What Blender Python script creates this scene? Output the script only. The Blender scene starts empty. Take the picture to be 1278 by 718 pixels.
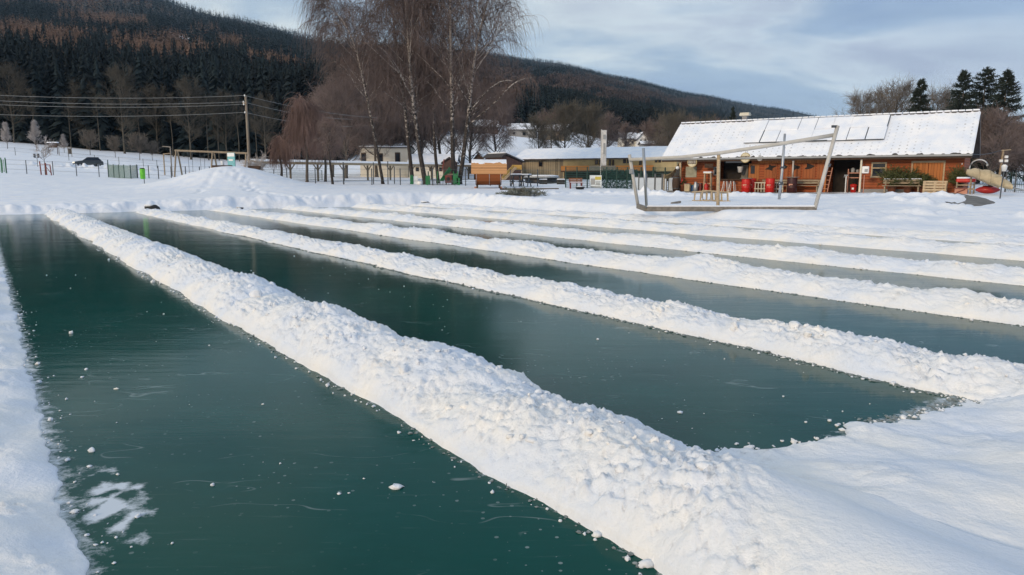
import bpy, math, random
import numpy as np
from mathutils import Vector, Matrix

rng = np.random.default_rng(7)
random.seed(7)
scene = bpy.context.scene
COL = scene.collection
R = math.radians

# ------------------------------------------------------------------ camera
CAMZ = 1.8
FPX = 923.0                       # focal length in pixels of the 1278 px wide photograph
PITCH = R(8.44)
SP, CP = math.sin(PITCH), math.cos(PITCH)
cam_d = bpy.data.cameras.new('camera')
cam = bpy.data.objects.new('camera', cam_d)
COL.objects.link(cam)
cam.location = (0, 0, CAMZ)
cam.rotation_euler = (R(90) - PITCH, 0, 0)
cam_d.sensor_width = 36
cam_d.lens = 36 * FPX / 1278
cam_d.clip_start = 0.05
cam_d.clip_end = 20000
scene.camera = cam


def slope(py):
    yc = (359 - py) / FPX
    return (-SP + yc * CP) / (CP + yc * SP)


def at(px, py, Y):
    """world point that lies at depth Y in the direction of a photo pixel"""
    yc = (359 - py) / FPX
    return Vector(((px - 639) / FPX * Y / (CP + yc * SP), Y, CAMZ + slope(py) * Y))


KX = FPX * 1.011


def gx(px, Y):
    return (px - 639) / KX * Y


# ------------------------------------------------------------------ noise
_perm = rng.permutation(512).astype(np.int64)
_perm = np.concatenate([_perm, _perm, _perm])
_ang = rng.random(512) * 2 * np.pi
_gx, _gy = np.cos(_ang), np.sin(_ang)


def perlin(x, y):
    x = np.asarray(x, float); y = np.asarray(y, float)
    xi = np.floor(x).astype(np.int64); yi = np.floor(y).astype(np.int64)
    xf = x - xi; yf = y - yi
    xi &= 511; yi &= 511
    u = xf * xf * xf * (xf * (xf * 6 - 15) + 10)
    v = yf * yf * yf * (yf * (yf * 6 - 15) + 10)

    def g(ix, iy, fx, fy):
        h = _perm[_perm[ix] + iy]
        return _gx[h] * fx + _gy[h] * fy
    n00 = g(xi, yi, xf, yf); n10 = g(xi + 1, yi, xf - 1, yf)
    n01 = g(xi, yi + 1, xf, yf - 1); n11 = g(xi + 1, yi + 1, xf - 1, yf - 1)
    a = n00 + u * (n10 - n00); b = n01 + u * (n11 - n01)
    return (a + v * (b - a)) * 1.5


def fbm(x, y, o=4, gain=0.5):
    s = 0; a = 1.0
    for i in range(o):
        s = s + a * perlin(x * 2 ** i + 17.3 * i, y * 2 ** i + 9.1 * i)
        a *= gain
    return s


def billow(x, y, o=3, gain=0.5):
    s = 0; a = 1.0
    for i in range(o):
        s = s + a * (np.abs(perlin(x * 2 ** i + 7.7 * i, y * 2 ** i + 3.1 * i)) * 2 - 0.6)
        a *= gain
    return s


def sstep(a, b, x):
    t = np.clip((x - a) / (b - a), 0, 1)
    return t * t * (3 - 2 * t)


# ------------------------------------------------------------------ objects and tags
def tag(o, label=None, cat=None, group=None, kind=None):
    if label: o['label'] = label
    if cat: o['category'] = cat
    if group: o['group'] = group
    if kind: o['kind'] = kind
    return o


def thing(name, label, cat, loc=(0, 0, 0), rz=0.0, group=None):
    o = bpy.data.objects.new(name, None)
    COL.objects.link(o)
    o.empty_display_size = 0.3
    o.location = loc
    o.rotation_euler = (0, 0, rz)
    return tag(o, label, cat, group)


def link_mesh(name, me, mats, parent=None):
    o = bpy.data.objects.new(name, me)
    COL.objects.link(o)
    for m in (mats if isinstance(mats, (list, tuple)) else [mats]):
        me.materials.append(m)
    if parent is not None:
        o.parent = parent
    return o


def np_mesh(name, V, F, mats, parent=None, midx=None, smooth=True):
    """V (n,3), F (m,3) or (m,4) or a list of such arrays"""
    Fs = F if isinstance(F, list) else [F]
    me = bpy.data.meshes.new(name)
    V = np.ascontiguousarray(V, dtype=np.float32)
    me.vertices.add(len(V)); me.vertices.foreach_set('co', V.ravel())
    loops = np.concatenate([f.ravel() for f in Fs]).astype(np.int32)
    tot = np.concatenate([np.full(len(f), f.shape[1], np.int32) for f in Fs])
    start = np.concatenate([[0], np.cumsum(tot)[:-1]]).astype(np.int32)
    me.loops.add(len(loops)); me.loops.foreach_set('vertex_index', loops)
    me.polygons.add(len(tot)); me.polygons.foreach_set('loop_start', start)
    me.polygons.foreach_set('loop_total', tot)
    if midx is not None:
        me.polygons.foreach_set('material_index', np.asarray(midx, np.int32))
    me.polygons.foreach_set('use_smooth', np.full(len(tot), smooth, bool))
    me.update(calc_edges=True)
    return link_mesh(name, me, mats, parent)


def grid_mesh(name, X, Y, Z, mats, parent=None, smooth=True):
    n, m = X.shape
    V = np.stack([X, Y, Z], -1).reshape(-1, 3)
    i = np.arange(n - 1)[:, None] * m + np.arange(m - 1)[None, :]
    F = np.stack([i, i + m, i + m + 1, i + 1], -1).reshape(-1, 4)
    return np_mesh(name, V, F, mats, parent, smooth=smooth)


class MB:
    """collects boxes, tubes and plates and links them as ONE mesh object"""
    def __init__(s):
        s.v = []; s.f = []

    def add(s, vs, fs):
        b = len(s.v)
        s.v += [tuple(v) for v in vs]
        s.f += [tuple(i + b for i in f) for f in fs]
        return s

    def box(s, c, d, rz=0.0, M=None, bev=0.0):
        x, y, z = d[0] / 2, d[1] / 2, d[2] / 2
        if bev <= 0:
            vs = [Vector((i * x, j * y, k * z)) for k in (-1, 1) for j in (-1, 1) for i in (-1, 1)]
            fs = [(0, 2, 3, 1), (4, 5, 7, 6), (0, 1, 5, 4), (2, 6, 7, 3), (0, 4, 6, 2), (1, 3, 7, 5)]
        else:
            b = min(bev, x * .45, y * .45, z * .45)
            ring = [(-x + b, -y), (x - b, -y), (x, -y + b), (x, y - b), (x - b, y), (-x + b, y), (-x, y - b), (-x, -y + b)]
            sx, sy = (x - b) / x, (y - b) / y
            vs = []
            for (zz, kx, ky) in ((-z, sx, sy), (-z + b, 1, 1), (z - b, 1, 1), (z, sx, sy)):
                vs += [Vector((p[0] * kx, p[1] * ky, zz)) for p in ring]
            fs = [tuple(range(7, -1, -1)), tuple(range(24, 32))]
            for k in range(3):
                for i in range(8):
                    j = (i + 1) % 8
                    fs.append((k * 8 + i, k * 8 + j, k * 8 + 8 + j, k * 8 + 8 + i))
        Mt = Matrix.Translation(c) @ (M if M is not None else Matrix.Rotation(rz, 4, 'Z'))
        return s.add([Mt @ v for v in vs], fs)

    def beam(s, p, q, w, h=None):
        """square bar from p to q"""
        h = h or w
        p, q = Vector(p), Vector(q)
        d = q - p
        M = d.to_track_quat('X', 'Z').to_matrix().to_4x4()
        return s.box((p + q) / 2, (d.length, w, h), M=M)

    def path(s, pts, r, n=8, r2=None, cap=True):
        pts = [Vector(p) for p in pts]
        m = len(pts)
        vs = []; fs = []
        for k, p in enumerate(pts):
            t = (pts[min(k + 1, m - 1)] - pts[max(k - 1, 0)]).normalized()
            a = Vector((0, 0, 1)) if abs(t.z) < .9 else Vector((1, 0, 0))
            u = t.cross(a).normalized(); w = t.cross(u)
            rr = r if r2 is None else r + (r2 - r) * k / (m - 1)
            vs += [p + (u * math.cos(2 * math.pi * i / n) + w * math.sin(2 * math.pi * i / n)) * rr for i in range(n)]
        for k in range(m - 1):
            for i in range(n):
                j = (i + 1) % n
                fs.append((k * n + i, k * n + n + i, k * n + n + j, k * n + j))
        if cap:
            fs += [tuple(range(n)), tuple(range((m - 1) * n + n - 1, (m - 1) * n - 1, -1))]
        return s.add(vs, fs)

    def tube(s, p, q, r, n=8, r2=None):
        return s.path([p, q], r, n, r2)

    def lathe(s, c, prof, n=20):
        """prof: list of (radius, z) from bottom to top"""
        c = Vector(c); vs = []; fs = []
        for r, z in prof:
            vs += [c + Vector((r * math.cos(2 * math.pi * i / n), r * math.sin(2 * math.pi * i / n), z)) for i in range(n)]
        for k in range(len(prof) - 1):
            for i in range(n):
                j = (i + 1) % n
                fs.append((k * n + i, k * n + j, k * n + n + j, k * n + n + i))
        fs += [tuple(range(n - 1, -1, -1)), tuple(range((len(prof) - 1) * n, len(prof) * n))]
        return s.add(vs, fs)

    def prism(s, poly, dvec):
        """closed polygon (3-D points) extruded by a vector"""
        n = len(poly); dv = Vector(dvec)
        vs = [Vector(p) for p in poly] + [Vector(p) + dv for p in poly]
        fs = [tuple(range(n - 1, -1, -1)), tuple(range(n, 2 * n))] + [(i, (i + 1) % n, n + (i + 1) % n, n + i) for i in range(n)]
        return s.add(vs, fs)

    def build(s, name, mat, parent=None, smooth=False):
        me = bpy.data.meshes.new(name)
        me.from_pydata(s.v, [], s.f)
        if smooth:
            me.polygons.foreach_set('use_smooth', [len(p.vertices) == 4 for p in me.polygons])
        me.update()
        return link_mesh(name, me, mat, parent)


def copy_tree(o, parent=None):
    c = o.copy()
    COL.objects.link(c)
    c.parent = parent
    for ch in list(o.children):
        copy_tree(ch, c)
    return c


# ------------------------------------------------------------------ materials
def nodes_of(m):
    m.use_nodes = True
    nt = m.node_tree
    return nt, nt.nodes, nt.links, nt.nodes['Principled BSDF']


def mat(name, col, rough=0.7, var=0.18, scale=6.0, bump=0.0, metal=0.0, stretch=(1, 1, 1), col2=None, spec=0.4):
    m = bpy.data.materials.new(name)
    nt, N, L, b = nodes_of(m)
    b.inputs['Roughness'].default_value = rough
    b.inputs['Metallic'].default_value = metal
    b.inputs['Specular IOR Level'].default_value = spec
    tc = N.new('ShaderNodeTexCoord')
    mp = N.new('ShaderNodeMapping'); mp.inputs['Scale'].default_value = stretch
    L.new(tc.outputs['Object'], mp.inputs['Vector'])
    nz = N.new('ShaderNodeTexNoise'); nz.inputs['Scale'].default_value = scale; nz.inputs['Detail'].default_value = 5
    L.new(mp.outputs['Vector'], nz.inputs['Vector'])
    rp = N.new('ShaderNodeValToRGB')
    rp.color_ramp.elements[0].position = 0.3; rp.color_ramp.elements[1].position = 0.72
    c2 = col2 or tuple(min(1, c * (1 + var)) for c in col)
    c1 = tuple(c * (1 - var) for c in col)
    rp.color_ramp.elements[0].color = (*c1, 1); rp.color_ramp.elements[1].color = (*c2, 1)
    L.new(nz.outputs['Fac'], rp.inputs['Fac'])
    L.new(rp.outputs['Color'], b.inputs['Base Color'])
    if bump > 0:
        bp = N.new('ShaderNodeBump'); bp.inputs['Strength'].default_value = bump; bp.inputs['Distance'].default_value = 0.02
        L.new(nz.outputs['Fac'], bp.inputs['Height']); L.new(bp.outputs['Normal'], b.inputs['Normal'])
    return m


def plank_mat(name, col, axis='z', pitch=0.14, gap=0.12, rough=0.7, var=0.3):
    """boards: dark joints every `pitch` metres along an axis, grain along the boards"""
    m = bpy.data.materials.new(name)
    nt, N, L, b = nodes_of(m)
    b.inputs['Roughness'].default_value = rough
    b.inputs['Specular IOR Level'].default_value = 0.3
    tc = N.new('ShaderNodeTexCoord')
    sp = N.new('ShaderNodeSeparateXYZ'); L.new(tc.outputs['Object'], sp.inputs[0])
    dv = N.new('ShaderNodeMath'); dv.operation = 'DIVIDE'; dv.inputs[1].default_value = pitch
    L.new(sp.outputs[axis.upper()], dv.inputs[0])
    fr = N.new('ShaderNodeMath'); fr.operation = 'FRACT'; L.new(dv.outputs[0], fr.inputs[0])
    fl = N.new('ShaderNodeMath'); fl.operation = 'FLOOR'; L.new(dv.outputs[0], fl.inputs[0])
    wn = N.new('ShaderNodeTexWhiteNoise'); wn.noise_dimensions = '1D'; L.new(fl.outputs[0], wn.inputs['W'])
    mp = N.new('ShaderNodeMapping')
    mp.inputs['Scale'].default_value = (2, 2, 18) if axis == 'z' else (18, 18, 2)
    L.new(tc.outputs['Object'], mp.inputs['Vector'])
    nz = N.new('ShaderNodeTexNoise'); nz.inputs['Scale'].default_value = 2.0; nz.inputs['Detail'].default_value = 6
    L.new(mp.outputs['Vector'], nz.inputs['Vector'])
    ad = N.new('ShaderNodeMath'); ad.operation = 'ADD'; L.new(wn.outputs['Value'], ad.inputs[0]); L.new(nz.outputs['Fac'], ad.inputs[1])
    rp = N.new('ShaderNodeValToRGB')
    rp.color_ramp.elements[0].position = 0.35; rp.color_ramp.elements[1].position = 1.3 / 1.5
    rp.color_ramp.elements[0].color = (*[c * (1 - var) for c in col], 1)
    rp.color_ramp.elements[1].color = (*[min(1, c * (1 + var)) for c in col], 1)
    L.new(ad.outputs[0], rp.inputs['Fac'])
    lt = N.new('ShaderNodeMath'); lt.operation = 'LESS_THAN'; lt.inputs[1].default_value = gap
    L.new(fr.outputs[0], lt.inputs[0])
    mx = N.new('ShaderNodeMix'); mx.data_type = 'RGBA'
    L.new(lt.outputs[0], mx.inputs['Factor']); L.new(rp.outputs['Color'], mx.inputs['A'])
    mx.inputs['B'].default_value = (*[c * .25 for c in col], 1)
    L.new(mx.outputs['Result'], b.inputs['Base Color'])
    bp = N.new('ShaderNodeBump'); bp.inputs['Strength'].default_value = 0.6; bp.inputs['Distance'].default_value = 0.03
    pw = N.new('ShaderNodeMath'); pw.operation = 'PINGPONG'; pw.inputs[1].default_value = 0.5
    L.new(fr.outputs[0], pw.inputs[0]); L.new(pw.outputs[0], bp.inputs['Height'])
    L.new(bp.outputs['Normal'], b.inputs['Normal'])
    return m


def snow_mat(name='snow', bump=0.5, scale=14.0, dist=0.03, dirt=0.0, light=(0.90, 0.91, 0.93)):
    m = bpy.data.materials.new(name)
    nt, N, L, b = nodes_of(m)
    b.inputs['Roughness'].default_value = 0.75
    b.inputs['Specular IOR Level'].default_value = 0.25
    tc = N.new('ShaderNodeTexCoord')
    n1 = N.new('ShaderNodeTexNoise'); n1.inputs['Scale'].default_value = scale; n1.inputs['Detail'].default_value = 8; n1.inputs['Roughness'].default_value = 0.65
    n2 = N.new('ShaderNodeTexNoise'); n2.inputs['Scale'].default_value = 1.3; n2.inputs['Detail'].default_value = 4
    L.new(tc.outputs['Object'], n1.inputs['Vector']); L.new(tc.outputs['Object'], n2.inputs['Vector'])
    rp = N.new('ShaderNodeValToRGB')
    rp.color_ramp.elements[0].position = 0.35; rp.color_ramp.elements[1].position = 0.65
    rp.color_ramp.elements[0].color = (0.77 - dirt, 0.82 - dirt, 0.90 - dirt, 1); rp.color_ramp.elements[1].color = (*light, 1)
    L.new(n2.outputs['Fac'], rp.inputs['Fac']); L.new(rp.outputs['Color'], b.inputs['Base Color'])
    bp = N.new('ShaderNodeBump'); bp.inputs['Strength'].default_value = bump; bp.inputs['Distance'].default_value = dist
    L.new(n1.outputs['Fac'], bp.inputs['Height']); L.new(bp.outputs['Normal'], b.inputs['Normal'])
    return m


M = {}
M['snow'] = snow_mat('snow_field_mat', 0.6, 5.0, 0.05)
M['ridge'] = snow_mat('shovelled_snow_mat', 0.7, 26.0, 0.02, 0.0, (0.92, 0.905, 0.875))
M['roofsnow'] = snow_mat('roof_snow_mat', 0.3, 6.0, 0.03)
M['wood'] = mat('weathered_wood', (0.30, 0.235, 0.16), 0.8, 0.3, 5, 0.3, stretch=(1, 1, 4))
M['pale_wood'] = mat('pale_wood', (0.50, 0.38, 0.24), 0.7, 0.2, 5, 0.2, stretch=(1, 1, 3))
M['grey_wood'] = mat('grey_wood', (0.22, 0.20, 0.175), 0.85, 0.3, 5, 0.3)
M['dark_wood'] = mat('dark_wood', (0.06, 0.035, 0.022), 0.8, 0.3, 6, 0.2)
M['red_wood'] = plank_mat('red_brown_logs', (0.265, 0.068, 0.022), 'z', 0.17, 0.12)
M['orange_wood'] = plank_mat('orange_door_boards', (0.36, 0.13, 0.038), 'x', 0.16, 0.08)
M['panel_wood'] = plank_mat('panel_boards', (0.27, 0.082, 0.027), 'x', 0.2, 0.07)
M['sauna_roof'] = plank_mat('sauna_roof_boards', (0.46, 0.24, 0.105), 'z', 0.13, 0.12)
M['sauna_body'] = plank_mat('sauna_staves', (0.205, 0.062, 0.016), 'z', 0.11, 0.08)
M['alu'] = mat('grey_metal', (0.42, 0.44, 0.46), 0.4, 0.1, 4, metal=0.6)
M['steel'] = mat('dark_steel', (0.08, 0.09, 0.10), 0.5, 0.2, 4, metal=0.3)
M['cream_paint'] = mat('cream_paint', (0.62, 0.58, 0.47), 0.6, 0.08, 3)
M['white_paint'] = mat('white_paint', (0.78, 0.78, 0.76), 0.6, 0.06, 3)
M['grey_paint'] = mat('grey_paint', (0.30, 0.31, 0.31), 0.6, 0.1, 3)
M['black'] = mat('black_plastic', (0.018, 0.018, 0.02), 0.5, 0.3, 5)
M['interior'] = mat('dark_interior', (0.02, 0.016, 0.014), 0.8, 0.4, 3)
M['glass'] = mat('window_glass', (0.012, 0.016, 0.024), 0.08, 0.2, 2, spec=0.5)
M['red'] = mat('red_paint', (0.52, 0.018, 0.012), 0.4, 0.15, 4)
M['dark_red'] = mat('dark_red_paint', (0.17, 0.035, 0.028), 0.6, 0.2, 4)
M['maroon'] = mat('maroon_steel', (0.05, 0.013, 0.013), 0.5, 0.2, 4)
M['green'] = mat('green_paint', (0.02, 0.17, 0.055), 0.5, 0.15, 4)
M['lime'] = mat('lime_plastic', (0.13, 0.50, 0.035), 0.45, 0.1, 4)
M['net_green'] = mat('green_net', (0.03, 0.085, 0.075), 0.8, 0.3, 4)
M['fence_green'] = mat('dark_green_steel', (0.012, 0.05, 0.04), 0.5, 0.2, 4)
M['mesh_grey'] = mat('fence_wire', (0.10, 0.12, 0.12), 0.6, 0.1, 4)
M['teal'] = mat('teal_board', (0.16, 0.43, 0.46), 0.5, 0.15, 5)
M['blue'] = mat('blue_paint', (0.03, 0.10, 0.28), 0.5, 0.15, 5)
M['yellow_wall'] = mat('yellow_plaster', (0.56, 0.43, 0.22), 0.9, 0.12, 1.2)
M['ochre_wall'] = plank_mat('ochre_boards', (0.25, 0.20, 0.13), 'x', 0.35, 0.10)
M['orange_board'] = mat('orange_board', (0.50, 0.19, 0.04), 0.7, 0.2, 1.0)
M['cream_wall'] = mat('cream_plaster', (0.66, 0.62, 0.53), 0.9, 0.07, 1.5)
M['grey_wall'] = mat('grey_plaster', (0.26, 0.26, 0.26), 0.9, 0.15, 1.5)
M['brick'] = mat('red_brown_boards', (0.105, 0.058, 0.045), 0.85, 0.25, 3)
M['tile'] = mat('roof_tile', (0.06, 0.052, 0.05), 0.8, 0.3, 6)
M['tarp'] = mat('tan_tarpaulin', (0.50, 0.40, 0.25), 0.65, 0.2, 3, 0.5)
M['canvas'] = mat('olive_canvas', (0.26, 0.19, 0.09), 0.8, 0.25, 5, 0.4)
M['terrace'] = mat('terrace_slab', (0.17, 0.165, 0.155), 0.9, 0.3, 2)
M['plant'] = mat('evergreen_leaves', (0.085, 0.095, 0.03), 0.6, 0.5, 12)
M['pot'] = mat('terracotta', (0.20, 0.075, 0.04), 0.8, 0.2, 5)
M['pink_crate'] = mat('pale_red_crate', (0.52, 0.25, 0.17), 0.7, 0.15, 4)
M['car'] = mat('dark_car_paint', (0.045, 0.055, 0.065), 0.3, 0.1, 3)
M['rock'] = mat('dark_rock', (0.035, 0.034, 0.034), 0.8, 0.5, 5, 0.6)
M['bark'] = mat('grey_bark', (0.10, 0.085, 0.07), 0.9, 0.3, 8)
M['pole'] = mat('pole_wood', (0.24, 0.20, 0.155), 0.85, 0.25, 4, stretch=(4, 4, .4))
M['twig_brown'] = mat('brown_twigs', (0.195, 0.147, 0.13), 0.9, 0.3, 0.6)
M['twig_red'] = mat('red_brown_twigs', (0.245, 0.165, 0.142), 0.9, 0.3, 0.6)
M['twig_grey'] = mat('grey_twigs', (0.17, 0.145, 0.12), 0.9, 0.3, 0.6)
M['twig_olive'] = mat('olive_twigs', (0.125, 0.108, 0.082), 0.9, 0.3, 0.5)
M['twig_frost'] = mat('frosted_twigs', (0.50, 0.46, 0.44), 0.9, 0.3, 0.8)
M['needle'] = mat('spruce_needles', (0.022, 0.032, 0.024), 0.8, 0.5, 1.5)
M['needle_frost'] = mat('cut_fir_needles', (0.20, 0.215, 0.185), 0.8, 0.5, 4)
M['f_dark'] = mat('forest_spruce', (0.006, 0.0125, 0.0145), 0.9, 0.6, 0.02)
M['f_mid'] = mat('forest_fir', (0.011, 0.021, 0.0235), 0.9, 0.5, 0.02)
M['f_larch'] = mat('forest_larch', (0.205, 0.128, 0.088), 0.9, 0.4, 0.03)
M['f_bare'] = mat('forest_bare_wood', (0.150, 0.105, 0.088), 0.9, 0.4, 0.03)
M['beam_paint'] = mat('worn_white_paint', (0.52, 0.50, 0.46), 0.6, 0.12, 3)
M['twig_birch'] = mat('birch_twigs', (0.16, 0.118, 0.104), 0.9, 0.3, 0.6)
M['shaded_panel'] = mat('shaded_white_panel', (0.46, 0.52, 0.58), 0.5, 0.08, 3)  # white panels, their bluish shade is put into the base colour
M['kayak'] = mat('kayak_red', (0.36, 0.02, 0.018), 0.4, 0.15, 4)
M['twig_edge'] = mat('forest_edge_twigs', (0.085, 0.074, 0.056), 0.9, 0.3, 0.5)
M['wet_ice'] = mat('wet_ice_bits', (0.20, 0.235, 0.235), 0.3, 0.5, 20)


def birch_mat():
    m = bpy.data.materials.new('birch_bark')
    nt, N, L, b = nodes_of(m)
    b.inputs['Roughness'].default_value = 0.8
    tc = N.new('ShaderNodeTexCoord')
    mp = N.new('ShaderNodeMapping'); mp.inputs['Scale'].default_value = (2.0, 2.0, 3.0)
    L.new(tc.outputs['Object'], mp.inputs['Vector'])
    nz = N.new('ShaderNodeTexNoise'); nz.inputs['Scale'].default_value = 1.6; nz.inputs['Detail'].default_value = 5; nz.inputs['Roughness'].default_value = 0.7
    L.new(mp.outputs['Vector'], nz.inputs['Vector'])
    sp = N.new('ShaderNodeSeparateXYZ'); L.new(tc.outputs['Object'], sp.inputs[0])
    mr = N.new('ShaderNodeMapRange')
    mr.inputs['From Min'].default_value = 0; mr.inputs['From Max'].default_value = 11
    mr.inputs['To Min'].default_value = -0.22; mr.inputs['To Max'].default_value = 0.04
    L.new(sp.outputs['Z'], mr.inputs['Value'])
    ad = N.new('ShaderNodeMath'); ad.operation = 'ADD'; L.new(nz.outputs['Fac'], ad.inputs[0]); L.new(mr.outputs[0], ad.inputs[1])
    rp = N.new('ShaderNodeValToRGB')
    rp.color_ramp.elements[0].position = 0.44; rp.color_ramp.elements[1].position = 0.52
    rp.color_ramp.elements[0].color = (0.030, 0.023, 0.019, 1); rp.color_ramp.elements[1].color = (0.46, 0.41, 0.365, 1)
    L.new(ad.outputs[0], rp.inputs['Fac']); L.new(rp.outputs['Color'], b.inputs['Base Color'])
    return m


M['birch'] = birch_mat()

# ------------------------------------------------------------------ pond frame
TH = R(35.4)
CU, SU = math.cos(TH), math.sin(TH)          # u: across the lanes, v: along the lanes


def uv2xy(u, v):
    return u * CU - v * SU, u * SU + v * CU


def xy2uv(x, y):
    return x * CU + y * SU, -x * SU + y * CU


U0, U1, V0, V1 = 0.25, 24.3, 2.75, 44.0

# ------------------------------------------------------------------ terrain height
# per direction column: (depth, ground height) near, (depth, photo row) far, rows become real heights
_cols = {
    -260: dict(z=[(14, .2), (40, .35), (60, 1.3), (85, 2.5), (100, 3.9), (115, 5.0), (150, 8.4), (170, 10)],
               p=[(200, 170), (260, 138), (350, 104), (500, 72), (750, 38), (1100, 0), (1600, -50), (2200, -70), (4000, 60)]),
    0: dict(z=[(14, .2), (40, .35), (60, 1.25), (85, 2.35), (97, 3.1), (112, 4.1), (120, 5.0), (150, 7.9), (165, 8.7)],
            p=[(200, 175), (260, 140), (350, 108), (500, 78), (750, 45), (1100, 10), (1600, -40), (2200, -58), (4000, 60)]),
    150: dict(z=[(14, .2), (40, .4), (60, 1.0), (85, 1.8), (97, 2.35), (112, 3.1), (130, 4.3), (150, 6.0), (165, 6.6)],
              p=[(200, 188), (260, 155), (350, 120), (500, 90), (750, 60), (1100, 30), (1600, -8), (2000, -25), (2600, -10), (4000, 80)]),
    290: dict(z=[(14, .2), (40, .45), (60, .95), (85, 1.6), (100, 1.9), (130, 2.8), (160, 4.2)],
              p=[(200, 198), (260, 170), (350, 133), (500, 103), (750, 76), (1100, 52), (1600, 32), (2000, 24), (2600, 40), (4000, 110)]),
    420: dict(z=[(14, .2), (45, .55), (60, .92), (70, 1.2), (85, 1.35), (100, 1.55), (130, 2.2), (160, 3.6)],
              p=[(200, 202), (260, 178), (350, 150), (500, 126), (750, 102), (1100, 80), (1600, 62), (2000, 54), (2600, 65), (4000, 120)]),
    600: dict(z=[(14, .2), (45, .6), (55, .8), (63, .97), (70, 1.15), (100, 1.5), (120, 1.8), (132, 3.2), (160, 7.0), (220, 14.4), (260, 17.5)],
              p=[(350, 150), (500, 133), (750, 111), (1100, 92), (1600, 76), (2000, 67), (2600, 78), (4000, 130)]),
    700: dict(z=[(14, .2), (45, .6), (55, .83), (63, .97), (70, 1.1), (100, 1.5), (118, 1.8), (132, 3.0), (160, 6.2), (220, 12.5), (260, 15.5)],
              p=[(350, 158), (500, 144), (750, 124), (1100, 105), (1600, 90), (2000, 82), (2600, 90), (4000, 130)]),
    780: dict(z=[(14, .2), (30, .4), (45, .65), (55, .85), (70, 1.0), (100, 1.5), (130, 2.6), (160, 4.5), (220, 10), (260, 12)],
              p=[(350, 172), (500, 160), (750, 145), (1100, 126), (1600, 109), (2200, 100), (3000, 106), (4000, 130)]),
    870: dict(z=[(14, .2), (25, .25), (30, .45), (45, .68), (52, .8), (70, 1.0), (100, 1.3), (160, 3), (220, 8), (260, 10.5)],
              p=[(500, 180), (750, 167), (1100, 150), (1600, 134), (2200, 123), (3000, 121), (4000, 133)]),
    960: dict(z=[(14, .2), (25, .2), (30, .45), (40, .65), (48, .8), (70, 1.0), (100, 1.2), (160, 2), (260, 7)],
              p=[(500, 194), (1100, 182), (1600, 166), (2200, 148), (3000, 136), (4000, 137)]),
    1040: dict(z=[(14, .15), (25, .18), (30, .42), (40, .7), (48, .85), (70, 1.0), (100, 1.2), (160, 2), (260, 5)],
               p=[(500, 205), (1100, 202), (1600, 192), (2200, 172), (3000, 155), (4000, 149)]),
    1110: dict(z=[(14, .12), (25, .16), (30, .4), (38, .8), (45, .9), (70, 1.1), (100, 1.3), (260, 4)],
               p=[(1100, 211), (2200, 204), (3000, 184), (4000, 172)]),
    1278: dict(z=[(14, .1), (25, .14), (30, .4), (37, .85), (45, 1.0), (70, 1.2), (100, 1.4), (260, 4)],
               p=[(1100, 214), (4000, 214)]),
    1700: dict(z=[(14, .1), (25, .2), (30, .4), (45, 1.0), (100, 1.5), (260, 4)], p=[(1100, 214), (4000, 214)]),
}
_cpx = np.array(sorted(_cols), float)
_lY = np.linspace(math.log(10), math.log(4200), 260)
_tab = []
for c in sorted(_cols):
    pts = list(_cols[c]['z']) + [(Y, CAMZ + slope(p) * Y) for Y, p in _cols[c]['p']]
    _tab.append(np.interp(_lY, np.log([a for a, b in pts]), [b for a, b in pts]))
_tab = np.array(_tab)


def base_height(x, y):
    x = np.asarray(x, float); y = np.asarray(y, float)
    Y = np.clip(y, 10.01, 4150)
    px = np.clip(639 + KX * x / np.maximum(y, 3.0), -259, 1699)
    j = np.clip(np.searchsorted(_cpx, px) - 1, 0, len(_cpx) - 2)
    t = (px - _cpx[j]) / (_cpx[j + 1] - _cpx[j])
    t = t * 0.6 + 0.4 * (t * t * (3 - 2 * t))
    f = (np.log(Y) - _lY[0]) / (_lY[1] - _lY[0])
    i = np.clip(f.astype(int), 0, len(_lY) - 2); f = f - i
    a = _tab[j, i] * (1 - f) + _tab[j, i + 1] * f
    b = _tab[j + 1, i] * (1 - f) + _tab[j + 1, i + 1] * f
    return a * (1 - t) + b * t


def seg_dist(x, y, a, b):
    ax, ay = a; bx, by = b
    dx, dy = bx - ax, by - ay
    t = np.clip(((x - ax) * dx + (y - ay) * dy) / (dx * dx + dy * dy), 0, 1)
    return np.hypot(x - ax - t * dx, y - ay - t * dy)


MOUND = (gx(287, 61), 61)
# shovelled heaps of loose snow: (ends of the line, half width, height)
BERMS = [((gx(1035, 30.2), 30.2), (gx(1130, 29), 29), .4, .13),
         ((gx(1060, 31), 31), (gx(1300, 28.5), 28.5), .45, .17),
         ((gx(1000, 29), 29), (gx(1300, 25.5), 25.5), .4, .14),
         ((gx(812, 47), 47), (gx(845, 46), 46), .7, .26),
         ((gx(850, 45.5), 45.5), (gx(930, 43.5), 43.5), .7, .18),
         ((gx(940, 43.5), 43.5), (gx(1030, 41), 41), .8, .17),
         ((gx(1085, 40.5), 40.5), (gx(1190, 38), 38), .7, .2),
         ((gx(1120, 35.5), 35.5), (gx(1215, 31.5), 31.5), .5, .2),
         ((gx(700, 50), 50), (gx(800, 48), 48), 1.2, .22),
         ((gx(330, 42), 42), (gx(470, 44), 44), 1.0, .12),
         ((gx(480, 46), 46), (gx(620, 47), 47), 1.0, .12),
         ((gx(40, 107.5), 107.5), (gx(190, 106.5), 106.5), 1.4, .55)]


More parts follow.
